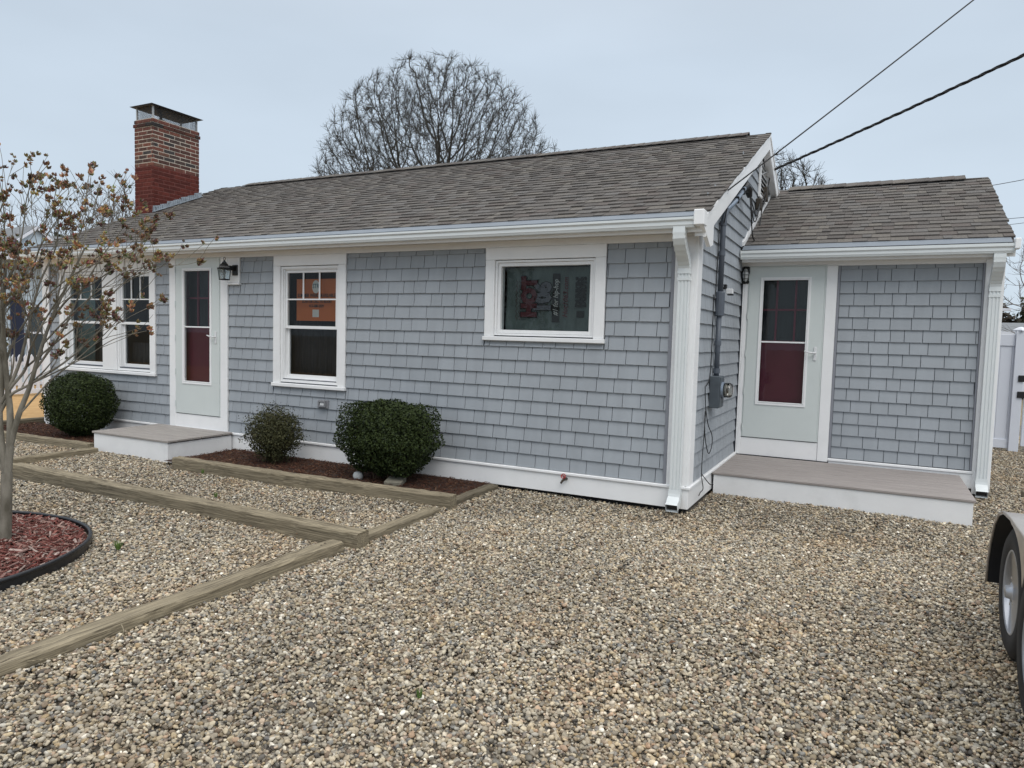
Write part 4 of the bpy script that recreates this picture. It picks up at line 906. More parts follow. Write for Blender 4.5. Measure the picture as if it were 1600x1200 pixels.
# ------------------------------------------------------------------ stuff instancing with geometry nodes
def scatter(name, pts, m, kind_shape, smin, smax, flat, tilt, seed, m2=None):
    me = bpy.data.meshes.new(name); me.from_pydata([tuple(p) for p in pts], [], []); o = bpy.data.objects.new(name, me); COL.objects.link(o)
    g = bpy.data.node_groups.new(name, 'GeometryNodeTree'); g.interface.new_socket('Geometry', in_out='INPUT', socket_type='NodeSocketGeometry'); g.interface.new_socket('Geometry', in_out='OUTPUT', socket_type='NodeSocketGeometry')
    nd = g.nodes; L = g.links.new; gi = nd.new('NodeGroupInput'); go = nd.new('NodeGroupOutput')
    j = nd.new('GeometryNodeGeometryToInstance')
    rg = random.Random(seed)
    for i in range(7):
        if kind_shape == 'pebble':
            s = nd.new('GeometryNodeMeshIcoSphere'); s.inputs['Radius'].default_value = 1; s.inputs['Subdivisions'].default_value = 2
            sp_ = nd.new('GeometryNodeSetPosition'); n_ = nd.new('ShaderNodeTexNoise'); n_.noise_dimensions = '4D'; n_.inputs['W'].default_value = i * 3.7; n_.inputs['Scale'].default_value = .75
            sb = nd.new('ShaderNodeVectorMath'); sb.operation = 'SUBTRACT'; sb.inputs[1].default_value = (.5, .5, .5); L(n_.outputs['Color'], sb.inputs[0])
            sc = nd.new('ShaderNodeVectorMath'); sc.operation = 'SCALE'; sc.inputs['Scale'].default_value = 1.5; L(sb.outputs[0], sc.inputs[0]); L(sc.outputs[0], sp_.inputs['Offset']); L(s.outputs['Mesh'], sp_.inputs['Geometry'])
            tf = nd.new('GeometryNodeTransform'); tf.inputs['Scale'].default_value = (1, rg.uniform(.68, .95), rg.uniform(.45, .7) * flat); L(sp_.outputs[0], tf.inputs['Geometry'])
            sm = nd.new('GeometryNodeSetShadeSmooth'); L(tf.outputs[0], sm.inputs[0]); last = sm
        else:
            s = nd.new('GeometryNodeMeshCube'); s.inputs['Size'].default_value = (2.2 * rg.uniform(.7, 1.3), rg.uniform(.25, .6), rg.uniform(.10, .22))
            last = nd.new('GeometryNodeTransform'); L(s.outputs['Mesh'], last.inputs['Geometry'])
        mt = nd.new('GeometryNodeSetMaterial'); mt.inputs['Material'].default_value = m; L(last.outputs[0], mt.inputs['Geometry']); L(mt.outputs[0], j.inputs[0])
    ip = nd.new('GeometryNodeInstanceOnPoints'); L(gi.outputs[0], ip.inputs['Points']); L(j.outputs[0], ip.inputs['Instance']); ip.inputs['Pick Instance'].default_value = True
    rv = nd.new('FunctionNodeRandomValue'); rv.data_type = 'FLOAT_VECTOR'; rv.inputs[0].default_value = (-tilt, -tilt, 0); rv.inputs[1].default_value = (tilt, tilt, 6.283); rv.inputs['Seed'].default_value = seed
    L(rv.outputs[0], ip.inputs['Rotation'])
    rs = nd.new('FunctionNodeRandomValue'); rs.data_type = 'FLOAT'; rs.inputs[2].default_value = 0; rs.inputs[3].default_value = 1; rs.inputs['Seed'].default_value = seed + 5
    pw = nd.new('ShaderNodeMath'); pw.operation = 'POWER'; pw.inputs[1].default_value = 2.2; L(rs.outputs[1], pw.inputs[0])
    mp_ = nd.new('ShaderNodeMapRange'); mp_.inputs['To Min'].default_value = smin; mp_.inputs['To Max'].default_value = smax; L(pw.outputs[0], mp_.inputs['Value']); L(mp_.outputs[0], ip.inputs['Scale'])
    ri = nd.new('FunctionNodeRandomValue'); ri.data_type = 'INT'; ri.inputs[4].default_value = 0; ri.inputs[5].default_value = 6; ri.inputs['Seed'].default_value = seed + 9; L(ri.outputs[2], ip.inputs['Instance Index'])
    L(ip.outputs[0], go.inputs[0])
    md = o.modifiers.new('scatter', 'NODES'); md.node_group = g; o['kind'] = 'stuff'; me.materials.append(m); return o
nr = np.random.default_rng(5)
def in_rect(p, r): return (p[:, 0] > r[0]) & (p[:, 0] < r[1]) & (p[:, 1] > r[2]) & (p[:, 1] < r[3])
excl = [(XL + .02, .03, .03, 7), (-.02, 2.56, YW + .05, 8), (-7.15, -5.8, -.95, .1), (.06, 2.30, 1.03, YW + .2), (-6.4, -1.82, -2.395, -2.275), (-2.0, -1.88, -5, -2.55), (-5.4, -1.95, -1.02, .1), (-7.07, -6.97, -2.25, -1.05), (-10.6, -7.1, -.96, .1), (-1.96, -1.87, -2.26, -1.25), (-1.99, -1.91, -.93, -.12)]
def ring_mask(p): return ((p[:, 0] + 4.12) ** 2 + (p[:, 1] + 4.24) ** 2) < 1.08 ** 2
def wedge(p, margin=.09):
    d = p[:, :2] - np.array([CAM.x, CAM.y]); f = d @ np.array([-.4514, .8899]); r = d @ np.array([.8907, .4538])
    return (f > 1.0) & (np.abs(r) < f * (.7245 + margin) + 1.0)
def gravel(n, rmin, rmax, z0, z1):
    p = np.empty((n, 3)); p[:, 0] = nr.uniform(-11.5, 8, n); p[:, 1] = nr.uniform(-7, 10, n); p[:, 2] = nr.uniform(z0, z1, n)
    d = np.hypot(p[:, 0] - CAM.x, p[:, 1] - CAM.y); k = wedge(p) & (d >= rmin) & (d < rmax) & (p[:, 0] > -10.15)
    for r in excl: k &= ~in_rect(p, r)
    k &= ~ring_mask(p)
    p = p[k]
    p[:, 2] += .010 * np.sin(p[:, 0] * 1.3 + 1) * np.sin(p[:, 1] * 1.7) + .006 * np.sin(p[:, 0] * 3.1) * np.cos(p[:, 1] * 2.7)
    return p
area = 19.5 * 17
near = gravel(int(area * 8200), 0, 6.2, GZ - .002, GZ + .022)
far = gravel(int(area * 4500), 6.2, 16, GZ - .002, GZ + .022)
scatter('gravel', np.vstack([near, far]), M['pebble'], 'pebble', .0062, .0160, 1, .55, 3)
print('pebbles', len(near) + len(far))

# mulch
def disc_pts(n, cx, cy, r, z0, z1, dome):
    a = nr.uniform(0, 2 * np.pi, n); q = r * np.sqrt(nr.uniform(0, 1, n)); p = np.stack([cx + q * np.cos(a), cy + q * np.sin(a), nr.uniform(z0, z1, n) + dome * (1 - (q / r) ** 2)], 1); return p
mb = MB(); vs = [(-4.12, -4.24, .035)] + [(-4.12 + 1.08 * r_ * math.cos(t), -4.24 + 1.08 * r_ * math.sin(t), .035 * (1 - r_ * r_) - .012) for r_ in (.35, .7, 1) for t in [k * math.pi / 20 for k in range(40)]]
fs = [(0, 1 + k, 1 + (k + 1) % 40) for k in range(40)] + [(1 + r_ * 40 + k, 1 + (r_ + 1) * 40 + k, 1 + (r_ + 1) * 40 + (k + 1) % 40, 1 + r_ * 40 + (k + 1) % 40) for r_ in (0, 1) for k in range(40)]
mb.add(vs, fs); o = mb.build('mulch_bed', M['mulchred']); o['kind'] = 'structure'
scatter('red_mulch', disc_pts(15000, -4.12, -4.24, 1.06, -.008, .012, .035), M['chipred'], 'chip', .009, .038, 1, .45, 21)
def rect_pts(n, x0, x1, y0, y1, z0, z1): return np.stack([nr.uniform(x0, x1, n), nr.uniform(y0, y1, n), nr.uniform(z0, z1, n)], 1)
sheet('bark_bed', [(-5.75, -1.06), (-1.99, -1.0), (-1.99, -.03), (-5.75, -.03)], -.004, M['mulchdark'])
sheet('bark_bed', [(-10.05, -.97), (-7.17, -.94), (-7.17, -.03), (-10.05, -.03)], -.004, M['mulchdark'])
scatter('brown_mulch', np.vstack([rect_pts(9000, -5.72, -2.0, -1.03, -.06, -.002, .018), rect_pts(6000, -10.03, -7.2, -.93, -.06, -.002, .018)]), M['chipdark'], 'chip', .008, .022, 1, .5, 31)
# plastic edging
pts = [(-4.12 + 1.10 * math.cos(t), -4.24 + 1.10 * math.sin(t), .012 + .008 * math.sin(3 * t)) for t in np.linspace(0, 2 * math.pi, 90)]
ed = empty('garden_edging', (0, 0, 0), 'black plastic edging curving round the red mulch bed', 'garden edging')
MB().tube([(x, y, z + .004) for x, y, z in pts], .014, 8).build('top_bead', M['blackplastic'], ed, smooth=True)
mb = MB(); n = len(pts); mb.add([(x, y, z + dz) for x, y, z in pts for dz in (.0, -.07)], [(i * 2, i * 2 + 1, i * 2 + 3, i * 2 + 2) for i in range(n - 1)]); o = mb.build('strip', M['blackplastic'], ed); md = o.modifiers.new('t', 'SOLIDIFY'); md.thickness = .004

# stones, weeds, twig
rg = random.Random(3)
def rock(loc, s, m, lab, cat='stone', seed=1):
    rg = random.Random(seed); mb = MB(); n = 8; vs = []; fs = []
    for i in range(5):
        for k in range(n):
            t = 2 * math.pi * k / n; r_ = [.75, 1, .95, .7, .3][i] * rg.uniform(.88, 1.1); vs.append((s[0] * r_ * math.cos(t), s[1] * r_ * math.sin(t), s[2] * [0, .25, .6, .9, 1][i]))
    fs = [(i * n + k, i * n + (k + 1) % n, (i + 1) * n + (k + 1) % n, (i + 1) * n + k) for i in range(4) for k in range(n)] + [tuple(range(4 * n, 5 * n))]
    o = mb.add(vs, fs).build('stone', M[m], None, smooth=True); o.location = loc; return tag(o, lab, cat)
rock((-3.28, -.62, -.01), (.062, .05, .085), 'pale_stone', 'white stone at the left foot of the big clipped bush')
o = MB().bbox((-.09, -.10, 0), (.09, .10, .055), .006).build('concrete_block', M['concrete']); o.location = (-2.80, -.62, .0); o.rotation_euler = (.12, 0, .35); tag(o, 'buff concrete block lying under the right side of the big bush', 'block')
def weed(x, y, n, h, lab, seed):
    rg = random.Random(seed); mb = MB()
    for i in range(n):
        a = rg.uniform(0, 6.28); l = h * rg.uniform(.6, 1.2); dx, dy = math.cos(a), math.sin(a); w = .004
        mb.add([(x + dx * .01 - dy * w, y + dy * .01 + dx * w, -.03), (x + dx * .01 + dy * w, y + dy * .01 - dx * w, -.03), (x + dx * l * .7, y + dy * l * .7, l * .6)], [(0, 1, 2)])
    tag(mb.build('weed', M['grass']), lab, 'weed')
weed(-3.16, -3.35, 60, .055, 'small bright green weed in the gravel right of the red mulch ring', 2)
weed(-4.90, -1.22, 22, .035, 'tiny green weed in front of the raised bed timber', 3)
weed(-3.9, -1.9, 22, .03, 'tiny green weed in the narrow gravel strip between timbers', 4)
weed(-.20, -3.98, 16, .022, 'tiny dark green sprig in the open gravel at the front', 5)
cable([(-2.10, -4.78, -.01), (-1.85, -4.62, .0), (-1.72, -4.42, .005), (-1.72, -4.30, .03), (-1.80, -4.25, .05)], .0025, 'dry straw stem bent over the sunken timber at lower left', cat='twig', name='straw_stem', mt='timber')

M['leaf'] = mat('dead_leaf', (.12, .06, .028), .8, .4, 30)
rgl = random.Random(12); mb = MB()
for k in range(150):
    x, y = rgl.uniform(-6.5, 3.2), rgl.uniform(-4.6, .9)
    if (x > -5.9 and y > -.15 and x < .1) or (x + 4.12) ** 2 + (y + 4.24) ** 2 < 1: continue
    a = rgl.uniform(0, 6.28); l = rgl.uniform(.012, .032); w = l * rgl.uniform(.15, .5); c, s_ = math.cos(a), math.sin(a); z = -.012 + rgl.uniform(0, .008); h = rgl.uniform(.0, .012)
    mb.add([(x - c * l, y - s_ * l, z), (x - s_ * w, y + c * w, z + h), (x + c * l, y + s_ * l, z), (x + s_ * w, y - c * w, z + h)], [(0, 1, 2, 3)])
mb.build('leaf_litter', M['leaf'], None, kind='stuff')
# ------------------------------------------------------------------ bushes
def bush(name, c, rad, n, lab, m, power=2.6, seed=1, leaf=.023, loose=0, hollow=.62, stems=26, ground=.02):
    rg = np.random.default_rng(seed); root = empty(name, c, lab, 'bush')
    def surf(d):      # superellipsoid radius along unit d
        q = (np.abs(d[:, 0] / rad[0]) ** power + np.abs(d[:, 1] / rad[1]) ** power + np.abs(d[:, 2] / rad[2]) ** power) ** (-1 / power); return q
    d = rg.normal(size=(n, 3)); d /= np.linalg.norm(d, axis=1)[:, None]
    lump = 1 + .035 * np.sin(d[:, 0] * 9 + seed) + .035 * np.sin(d[:, 1] * 8 + 2 * seed) + .03 * np.sin(d[:, 2] * 11 + seed) + .03 * np.sin((d[:, 0] + d[:, 2]) * 17)
    t = 1 - (1 - hollow) * rg.random(n) ** (1.6) + rg.normal(0, .015 + loose * .6, n) * (rg.random(n) < .35)
    p = d * (surf(d) * lump * t)[:, None]; q_ = np.clip(1 + .30 * np.minimum(0, p[:, 2] / rad[2] + .15), .55, 1); p[:, :2] *= q_[:, None]
    if loose:
        k = 1 + loose * np.maximum(0, np.sin(d[:, 0] * 14 + 3) * np.sin(d[:, 2] * 12 + seed) * np.sin(d[:, 1] * 13)) ; p *= k[:, None]
    p = p[p[:, 2] + c[2] > ground]
    n = len(p); dd = p / np.linalg.norm(p, axis=1)[:, None]
    nrm = dd * .8 + rg.normal(size=(n, 3)) * .65 + np.array([0, 0, .35]); nrm /= np.linalg.norm(nrm, axis=1)[:, None]
    ax = np.cross(nrm, rg.normal(size=(n, 3))); ax /= np.linalg.norm(ax, axis=1)[:, None]; bx = np.cross(nrm, ax)
    L_ = leaf * rg.uniform(.7, 1.25, n)[:, None]; w = L_ * .38
    v = np.stack([p - ax * L_ * .5, p + bx * w + nrm * L_ * .06, p + ax * L_ * .5, p - bx * w + nrm * L_ * .06], 1).reshape(-1, 3)
    me = bpy.data.meshes.new('foliage'); me.from_pydata(v.tolist(), [], [(4 * i, 4 * i + 1, 4 * i + 2, 4 * i + 3) for i in range(n)]); me.materials.append(M[m]); me.update()
    o = bpy.data.objects.new('foliage', me); COL.objects.link(o); o.parent = root
    mb = MB(); r2 = random.Random(seed)
    for k in range(stems):
        a = r2.uniform(0, 6.28); el_ = r2.uniform(.1, 1.4); q = Vector((math.cos(a) * math.cos(el_), math.sin(a) * math.cos(el_), math.sin(el_) - .15)); s_ = surf(np.array([list(q.normalized())]))[0] * .92
        b0 = Vector((r2.uniform(-.25, .25) * rad[0], r2.uniform(-.2, .2) * rad[1], -c[2])); e0 = q.normalized() * s_; m0 = b0.lerp(e0, .5) + Vector((r2.uniform(-.04, .04), r2.uniform(-.04, .04), .03))
        mb.tube([b0, m0, e0], [.008, .005, .002], 4)
    mb.build('stems', M['stalk'], root)
    return root
bush('round_bush', (-8.20, -.50, .44), (.44, .38, .44), 40000, 'round clipped dark green boxwood under the double window', 'boxleaf', 2.6, 1)
bush('clipped_bush', (-2.98, -.50, .45), (.56, .345, .375), 46000, 'wide clipped dark green boxwood with flattened top, right of the others', 'boxleaf', 3.0, 2)
bush('small_bush', (-4.63, -.46, .33), (.33, .28, .31), 14000, 'small loose olive green bush between the step and the wide bush', 'boxleaf2', 2.0, 3, .022, .22, .25, 50)

# ------------------------------------------------------------------ bare shrub tree with seed pods
RT = Vector((.8907, .4538, 0)); FW = Vector((-.4514, .8899, 0)); BASE = Vector((-3.88, -3.70, 0))
def T(u, v, dep=0.0): return BASE + RT * ((u - 15) / 225) + Vector((0, 0, (845 - v) / 225)) + FW * dep
shrub = empty('seed_pod_tree', BASE, 'small bare multi stemmed tree hung with dry brown seed pods in red mulch', 'tree')
rg = random.Random(77); trunk = MB(); tips = []
def smooth(pts, sub=5):
    P = [Vector(p) for p in pts]; o = []
    for i in range(len(P) - 1):
        p0, p1, p2, p3 = P[max(i - 1, 0)], P[i], P[i + 1], P[min(i + 2, len(P) - 1)]
        for k in range(sub):
            t = k / sub; o.append(.5 * ((2 * p1) + (-p0 + p2) * t + (2 * p0 - 5 * p1 + 4 * p2 - p3) * t * t + (-p0 + 3 * p1 - 3 * p2 + p3) * t ** 3))
    o.append(P[-1]); return o
def limb(pts, r0, r1, nside, lvl, side_from=.3, up=.25, length=.75):
    q = smooth(pts); n = len(q); rad = [r0 + (r1 - r0) * (i / (n - 1)) ** .8 for i in range(n)]
    trunk.tube([p - BASE for p in q], rad, 8 if r0 > .012 else (5 if r0 > .004 else 4), cap=False)
    if lvl == 0: return
    tot = sum((q[i + 1] - q[i]).length for i in range(n - 1))
    for k in range(nside):
        f = side_from + (1 - side_from) * (k + rg.random()) / nside; i = min(int(f * (n - 1)), n - 2); p = q[i]; d = (q[i + 1] - q[i]).normalized()
        perp = d.cross(Vector((rg.gauss(0, 1), rg.gauss(0, 1), rg.gauss(0, 1)))).normalized()
        nd_ = (d * rg.uniform(.75, 1.0) + perp * rg.uniform(.35, .75) + Vector((0, 0, up))).normalized()
        l = length * rg.uniform(.5, 1.15) * (1 - .35 * f); l *= {3: 1, 2: .75, 1: .42}.get(lvl, 1)
        steps = 5; pp = [p]; dd_ = nd_
        for s_ in range(steps):
            dd_ = (dd_ + Vector((rg.gauss(0, .09), rg.gauss(0, .09), rg.gauss(0, .07) + .05))).normalized(); pp.append(pp[-1] + dd_ * l / steps)
        rr = rad[i] * .5
        limb(pp, max(rr, .0022), max(rr * .35, .0015), {3: 3, 2: 3, 1: 2}[lvl], lvl - 1, .25, up, length)
        if lvl <= 2 and rg.random() < (.85 if lvl == 1 else .7): tips.append((pp[-1], dd_))
    tips.append((q[-1], (q[-1] - q[-2]).normalized()))
stems_ = [
 ([(15, 845), (18, 790), (20, 735)], .040, .036, 0, 0, 0),
 ([(20, 738), (13, 690), (11, 640), (16, 585), (12, 520), (22, 450), (30, 400, .1)], .026, .008, 4, 3, .45),
 ([(21, 738), (26, 690), (27, 640), (24, 600), (28, 540, -.05), (36, 480, -.1), (40, 420, -.1)], .029, .010, 4, 3, .4),
 ([(27, 690), (40, 645), (58, 600), (72, 555), (84, 500, .05), (104, 440, .1), (126, 380, .15)], .022, .006, 5, 3, .3),
 ([(12, 640), (30, 612), (58, 596), (110, 562), (150, 528), (196, 492, -.1)], .013, .003, 4, 2, .3),
 ([(14, 625), (30, 600), (52, 572), (78, 535, -.1), (108, 492, -.15), (150, 440, -.2)], .014, .004, 5, 2, .3),
 ([(27, 600), (44, 560), (60, 500), (76, 440), (88, 380, .1), (92, 330, .1)], .013, .004, 4, 2, .35),
 ([(16, 585), (30, 540), (60, 490), (110, 452, -.1), (170, 420, -.2), (228, 400, -.25)], .011, .003, 5, 2, .3),
 ([(20, 560), (10, 500), (4, 430), (8, 360), (18, 290, .1)], .013, .004, 4, 2, .3),
 ([(12, 620), (-14, 560), (-36, 490), (-50, 400), (-60, 320)], .015, .004, 4, 2, .3),
 ([(13, 650), (-25, 600), (-75, 540), (-120, 470, .1), (-160, 400, .1)], .014, .004, 4, 3, .3),
 ([(84, 500, .05), (120, 462), (160, 436), (200, 412, -.05)], .009, .003, 4, 2, .2),
 ([(36, 480, -.1), (60, 430), (80, 380), (110, 335)], .010, .003, 4, 2, .2),
 ([(58, 596), (100, 575), (150, 548), (190, 522), (240, 508)], .006, .002, 3, 1, .3),
 ([(40, 645), (90, 590), (140, 548), (180, 510), (214, 470)], .008, .002, 4, 2, .35),
 ([(50, 572), (100, 530), (150, 490), (200, 440), (236, 410)], .008, .002, 4, 2, .35),
 ([(66, 575), (110, 512), (140, 450), (170, 400), (205, 352)], .009, .0025, 4, 2, .3),
 ([(78, 535), (120, 490), (165, 450), (205, 420), (248, 408)], .007, .002, 4, 2, .4),
 ([(72, 555), (98, 480), (118, 410), (140, 360), (152, 320)], .008, .0025, 4, 2, .35),
 ([(40, 420), (52, 360), (62, 300), (90, 262)], .006, .002, 3, 1, .4),
 ([(22, 450), (24, 380), (22, 310), (8, 240)], .007, .002, 3, 1, .4),
 ([(18, 735), (0, 700), (-14, 650), (-20, 600), (-16, 540)], .018, .008, 3, 3, .5),
]
for pts, a, b, ns, lv, sf in stems_: limb([T(p[0], p[1], p[2] if len(p) > 2 else 0) for p in pts], a, b, ns, lv, sf)
trunk.build('trunk', M['bark'], shrub, smooth=True)
def pod_mesh(seed):
    r = random.Random(seed); mb = MB(); c0 = r.choice([(.30, .20, .095), (.20, .14, .075), (.40, .28, .14), (.14, .10, .065), (.24, .165, .09)])
    for q in range(r.choice([2, 3, 4])):
        off = Vector((r.gauss(0, .013), r.gauss(0, .013), r.uniform(-.012, .02))); ax = Vector((r.gauss(0, .6), r.gauss(0, .6), 1)).normalized()
        x = ax.orthogonal().normalized(); y = ax.cross(x); s = r.uniform(.019, .029)
        for k in range(5):
            t = 2 * math.pi * k / 5 + r.random() * .3; d = x * math.cos(t) + y * math.sin(t); e_ = x * -math.sin(t) + y * math.cos(t); c = tuple(v * r.uniform(.6, 1.35) for v in c0)
            o_ = r.uniform(.35, .75)
            mb.add([off, off + d * s * .42 + e_ * s * .34 + ax * s * .45, off + d * s * o_ + ax * s * 1.15, off + d * s * .42 - e_ * s * .34 + ax * s * .45, off + d * s * .12 + ax * s * .7], [(0, 1, 2, 3), (0, 4, 1), (1, 4, 2), (2, 4, 3), (3, 4, 0)], c)
    return mb.mesh('seed_pod', M['pod'])
pm = [pod_mesh(i) for i in range(14)]
rg.shuffle(tips)
vis = [t for t in tips if (t[0] - BASE).dot(RT) > -.12]
oth = [t for t in tips if (t[0] - BASE).dot(RT) <= -.12]
print('tips', len(vis), len(oth))
stp = MB()
for k, (p, d) in enumerate(vis + oth):
    rot = d.to_track_quat('Z', 'Y').to_euler(); rot.rotate_axis('Z', rg.uniform(0, 6)); me = pm[k % 14]; sc = rg.uniform(.75, 1.25)
    if k < 297: link('seed_pod', me, shrub, p - BASE, rot, (sc, sc, sc))
    else:
        mt_ = Matrix.Translation(p - BASE) @ rot.to_matrix().to_4x4(); n0 = len(stp.v)
        stp.v += [tuple(mt_ @ (v.co * sc)) for v in me.vertices]; cc = me.color_attributes['Col'].data; stp.c += [tuple(cc[i].color)[:3] for i in range(len(me.vertices))]
        stp.f += [tuple(i + n0 for i in f.vertices) for f in me.polygons]
if stp.v: stp.build('seed_pod', M['pod'], shrub, kind='stuff')

# ------------------------------------------------------------------ background trees by space colonisation
def colonise(root, pts, step, infl, kill, seed, start=None, iters=150):
    rg = np.random.default_rng(seed); nodes = [np.array(root, float)]; par = [-1]
    if start is not None:
        for s in start: nodes.append(np.array(s[0], float)); par.append(s[1])
    A = pts.copy(); P = np.array(nodes); near_d = np.full(len(A), 1e9); near_i = np.zeros(len(A), int); done = 0
    for it in range(iters):
        if len(A) == 0: break
        new = P[done:]
        if len(new):
            d = np.linalg.norm(A[:, None] - new[None], axis=2); i = d.argmin(1); dm = d[np.arange(len(A)), i]; u = dm < near_d; near_d[u] = dm[u]; near_i[u] = i[u] + done
        done = len(P)
        k = near_d < infl
        if not k.any(): break
        dirs = {}
        v = A[k] - P[near_i[k]]; v /= np.linalg.norm(v, axis=1)[:, None] + 1e-9
        acc = np.zeros_like(P); np.add.at(acc, near_i[k], v); act = np.unique(near_i[k])
        dv = acc[act]; ln = np.linalg.norm(dv, axis=1); dv = dv / (ln[:, None] + 1e-9); ow = P[act] - (np.array(root) + np.array([0, 0, 2.0])); ow /= np.linalg.norm(ow, axis=1)[:, None] + 1e-9; dv = dv + .45 * ow + rg.normal(0, .13, dv.shape); dv /= np.linalg.norm(dv, axis=1)[:, None]
        npos = P[act] + dv * step; P = np.vstack([P, npos]); par += act.tolist()
        d = np.linalg.norm(A[:, None] - npos[None], axis=2).min(1); keep = (d > kill); A = A[keep]; near_d = near_d[keep]; near_i = near_i[keep]
    return P, np.array(par)
def bare_tree(name, lab, root, starts, pts, step, infl, kill, seed, r_tip, expo, mt, mtw, twigs=2, tl=.35, rmax=.3, group=None):
    P, par = colonise(root, pts, step, infl, kill, seed, starts); n = len(P); rad = np.zeros(n); ch = np.zeros(n, int)
    for i in range(n - 1, 0, -1):
        if ch[i] == 0: rad[i] = r_tip ** expo
        ch[par[i]] += 1; rad[par[i]] += rad[i]
    rad = np.minimum(rad ** (1 / expo), rmax)
    R0 = Vector(root); ob = empty(name, root, lab, 'tree', group)
    a, b = MB(), MB(); rg = np.random.default_rng(seed)
    for i in range(1, n):
        p = par[i]; r1, r0 = rad[i], min(rad[p], rad[i] * 1.25); big = r1 > .03
        (a if big else b).tube([P[p] - np.array(root), P[i] - np.array(root)], [r0, r1], 6 if big else 3, cap=False)
        if ch[i] == 0 or rad[i] < r_tip * 1.9:
            d = P[i] - P[p]; d /= np.linalg.norm(d) + 1e-9
            for q in range(twigs):
                v = d + rg.normal(0, .42, 3) + np.array([0, 0, .25]); v /= np.linalg.norm(v); l = tl * rg.uniform(.4, 1.1); o_ = P[i] - np.array(root); m_ = o_ + v * l * .5; v2 = v + rg.normal(0, .35, 3); v2 /= np.linalg.norm(v2)
                b.tube([o_, m_, m_ + v2 * l * .5], [r_tip * .8, r_tip * .6, r_tip * .35], 3, cap=False)
    a.build('trunk', M[mt], ob); b.build('crown', M[mtw], ob); return ob
def dome(n, c, r, zmin, seed, ex=2.0, hollow=0.0):
    rg = np.random.default_rng(seed); o = []
    while len(o) < n:
        q = rg.uniform(-1, 1, (n * 2, 3)); s = (np.abs(q) ** ex).sum(1); q = q[(s < 1) & (s > hollow)]
        p = q * np.array(r) + np.array(c); o += p[p[:, 2] > zmin].tolist()
    return np.array(o[:n])
oakpts = np.vstack([dome(7800, (-14.9, 18, 7.5), (5.1, 3.8, 4.95), 5.2, 1, 2.1, .10), dome(1500, (-11.0, 18.2, 6.9), (2.3, 2.4, 2.3), 5.6, 5), dome(1100, (-18.3, 17.6, 7.3), (1.9, 2.2, 2.5), 5.6, 6)])
rt = (-14.8, 18, -.05)
st_ = [((-14.8, 18, 1.0), 0), ((-14.8, 18, 2.0), 1)]
rgo = random.Random(4)
for q in range(11):                       # limbs fanning out of the short bole
    an = (q - 5) / 5; lx, ly = an * 4.4 + rgo.uniform(-.2, .2), rgo.uniform(-1.3, 1.3); par_ = 2; px, py, pz = -15.0, 18.0, 2.0
    for k in range(1, 15):
        f = k / 14; x = -14.8 + lx * f ** 1.15 + rgo.uniform(-.05, .05); y = 18 + ly * f + rgo.uniform(-.05, .05); z = 2.0 + (6.4 - 2.6 * abs(an)) * f ** (.92 + .1 * abs(an)) * .85
        st_.append(((x, y, z), par_)); par_ = len(st_)
bare_tree('oak_tree', 'large bare oak with broad rounded crown behind the middle of the roof', rt, st_, oakpts, .16, 2.0, .25, 3, .0068, 2.0, 'oakbark', 'oaktwig', 6, .40, .26)
def simple_tree(name, lab, x, y, h, r, seed, n=900, mt='oakbark', mtw='twigfar', zc=.62, tip=.012, step=.28, kill=.5, tw=2, tl=.6, group=None):
    c = (x, y, h * zc); pts = dome(n, c, (r, r * .8, h * (1 - zc)), h * .3, seed)
    bare_tree(name, lab, (x, y, -.05), [((x, y, h * .15), 0), ((x + .1, y, h * .28), 1), ((x - .4, y, h * .40), 2), ((x + .5, y + .1, h * .40), 2)], pts, step, 3.2, kill, seed, tip, 2.1, mt, mtw, tw, tl, .2, group)
simple_tree('bare_tree', 'small bare tree showing above the wing roof beside the gable', -1.25, 15.5, 7.0, 1.8, 8, 2200, tip=.008, step=.15, kill=.19, tw=5, tl=.4, mtw='oaktwig')
simple_tree('bare_tree', 'hazy bare tree just left of the chimney', -31.0, 16.5, 8.9, 3.6, 9, 1100, tip=.013, tl=.7)
simple_tree('bare_tree', 'hazy bare tree second to the left of the chimney, behind the seed pods', -36.0, 17.5, 9.0, 3.8, 10, 1000, tip=.013, tl=.7)
simple_tree('bare_tree', 'faint bare tree farthest left above the neighbouring roof', -41.5, 16.5, 8.3, 3.2, 12, 700, tip=.013, tl=.7)
simple_tree('bare_tree', 'slender bare tree behind the white fence at far right', 6.4, 19.5, 5.6, 1.9, 14, 600, tip=.007, step=.2, kill=.34, tl=.5)

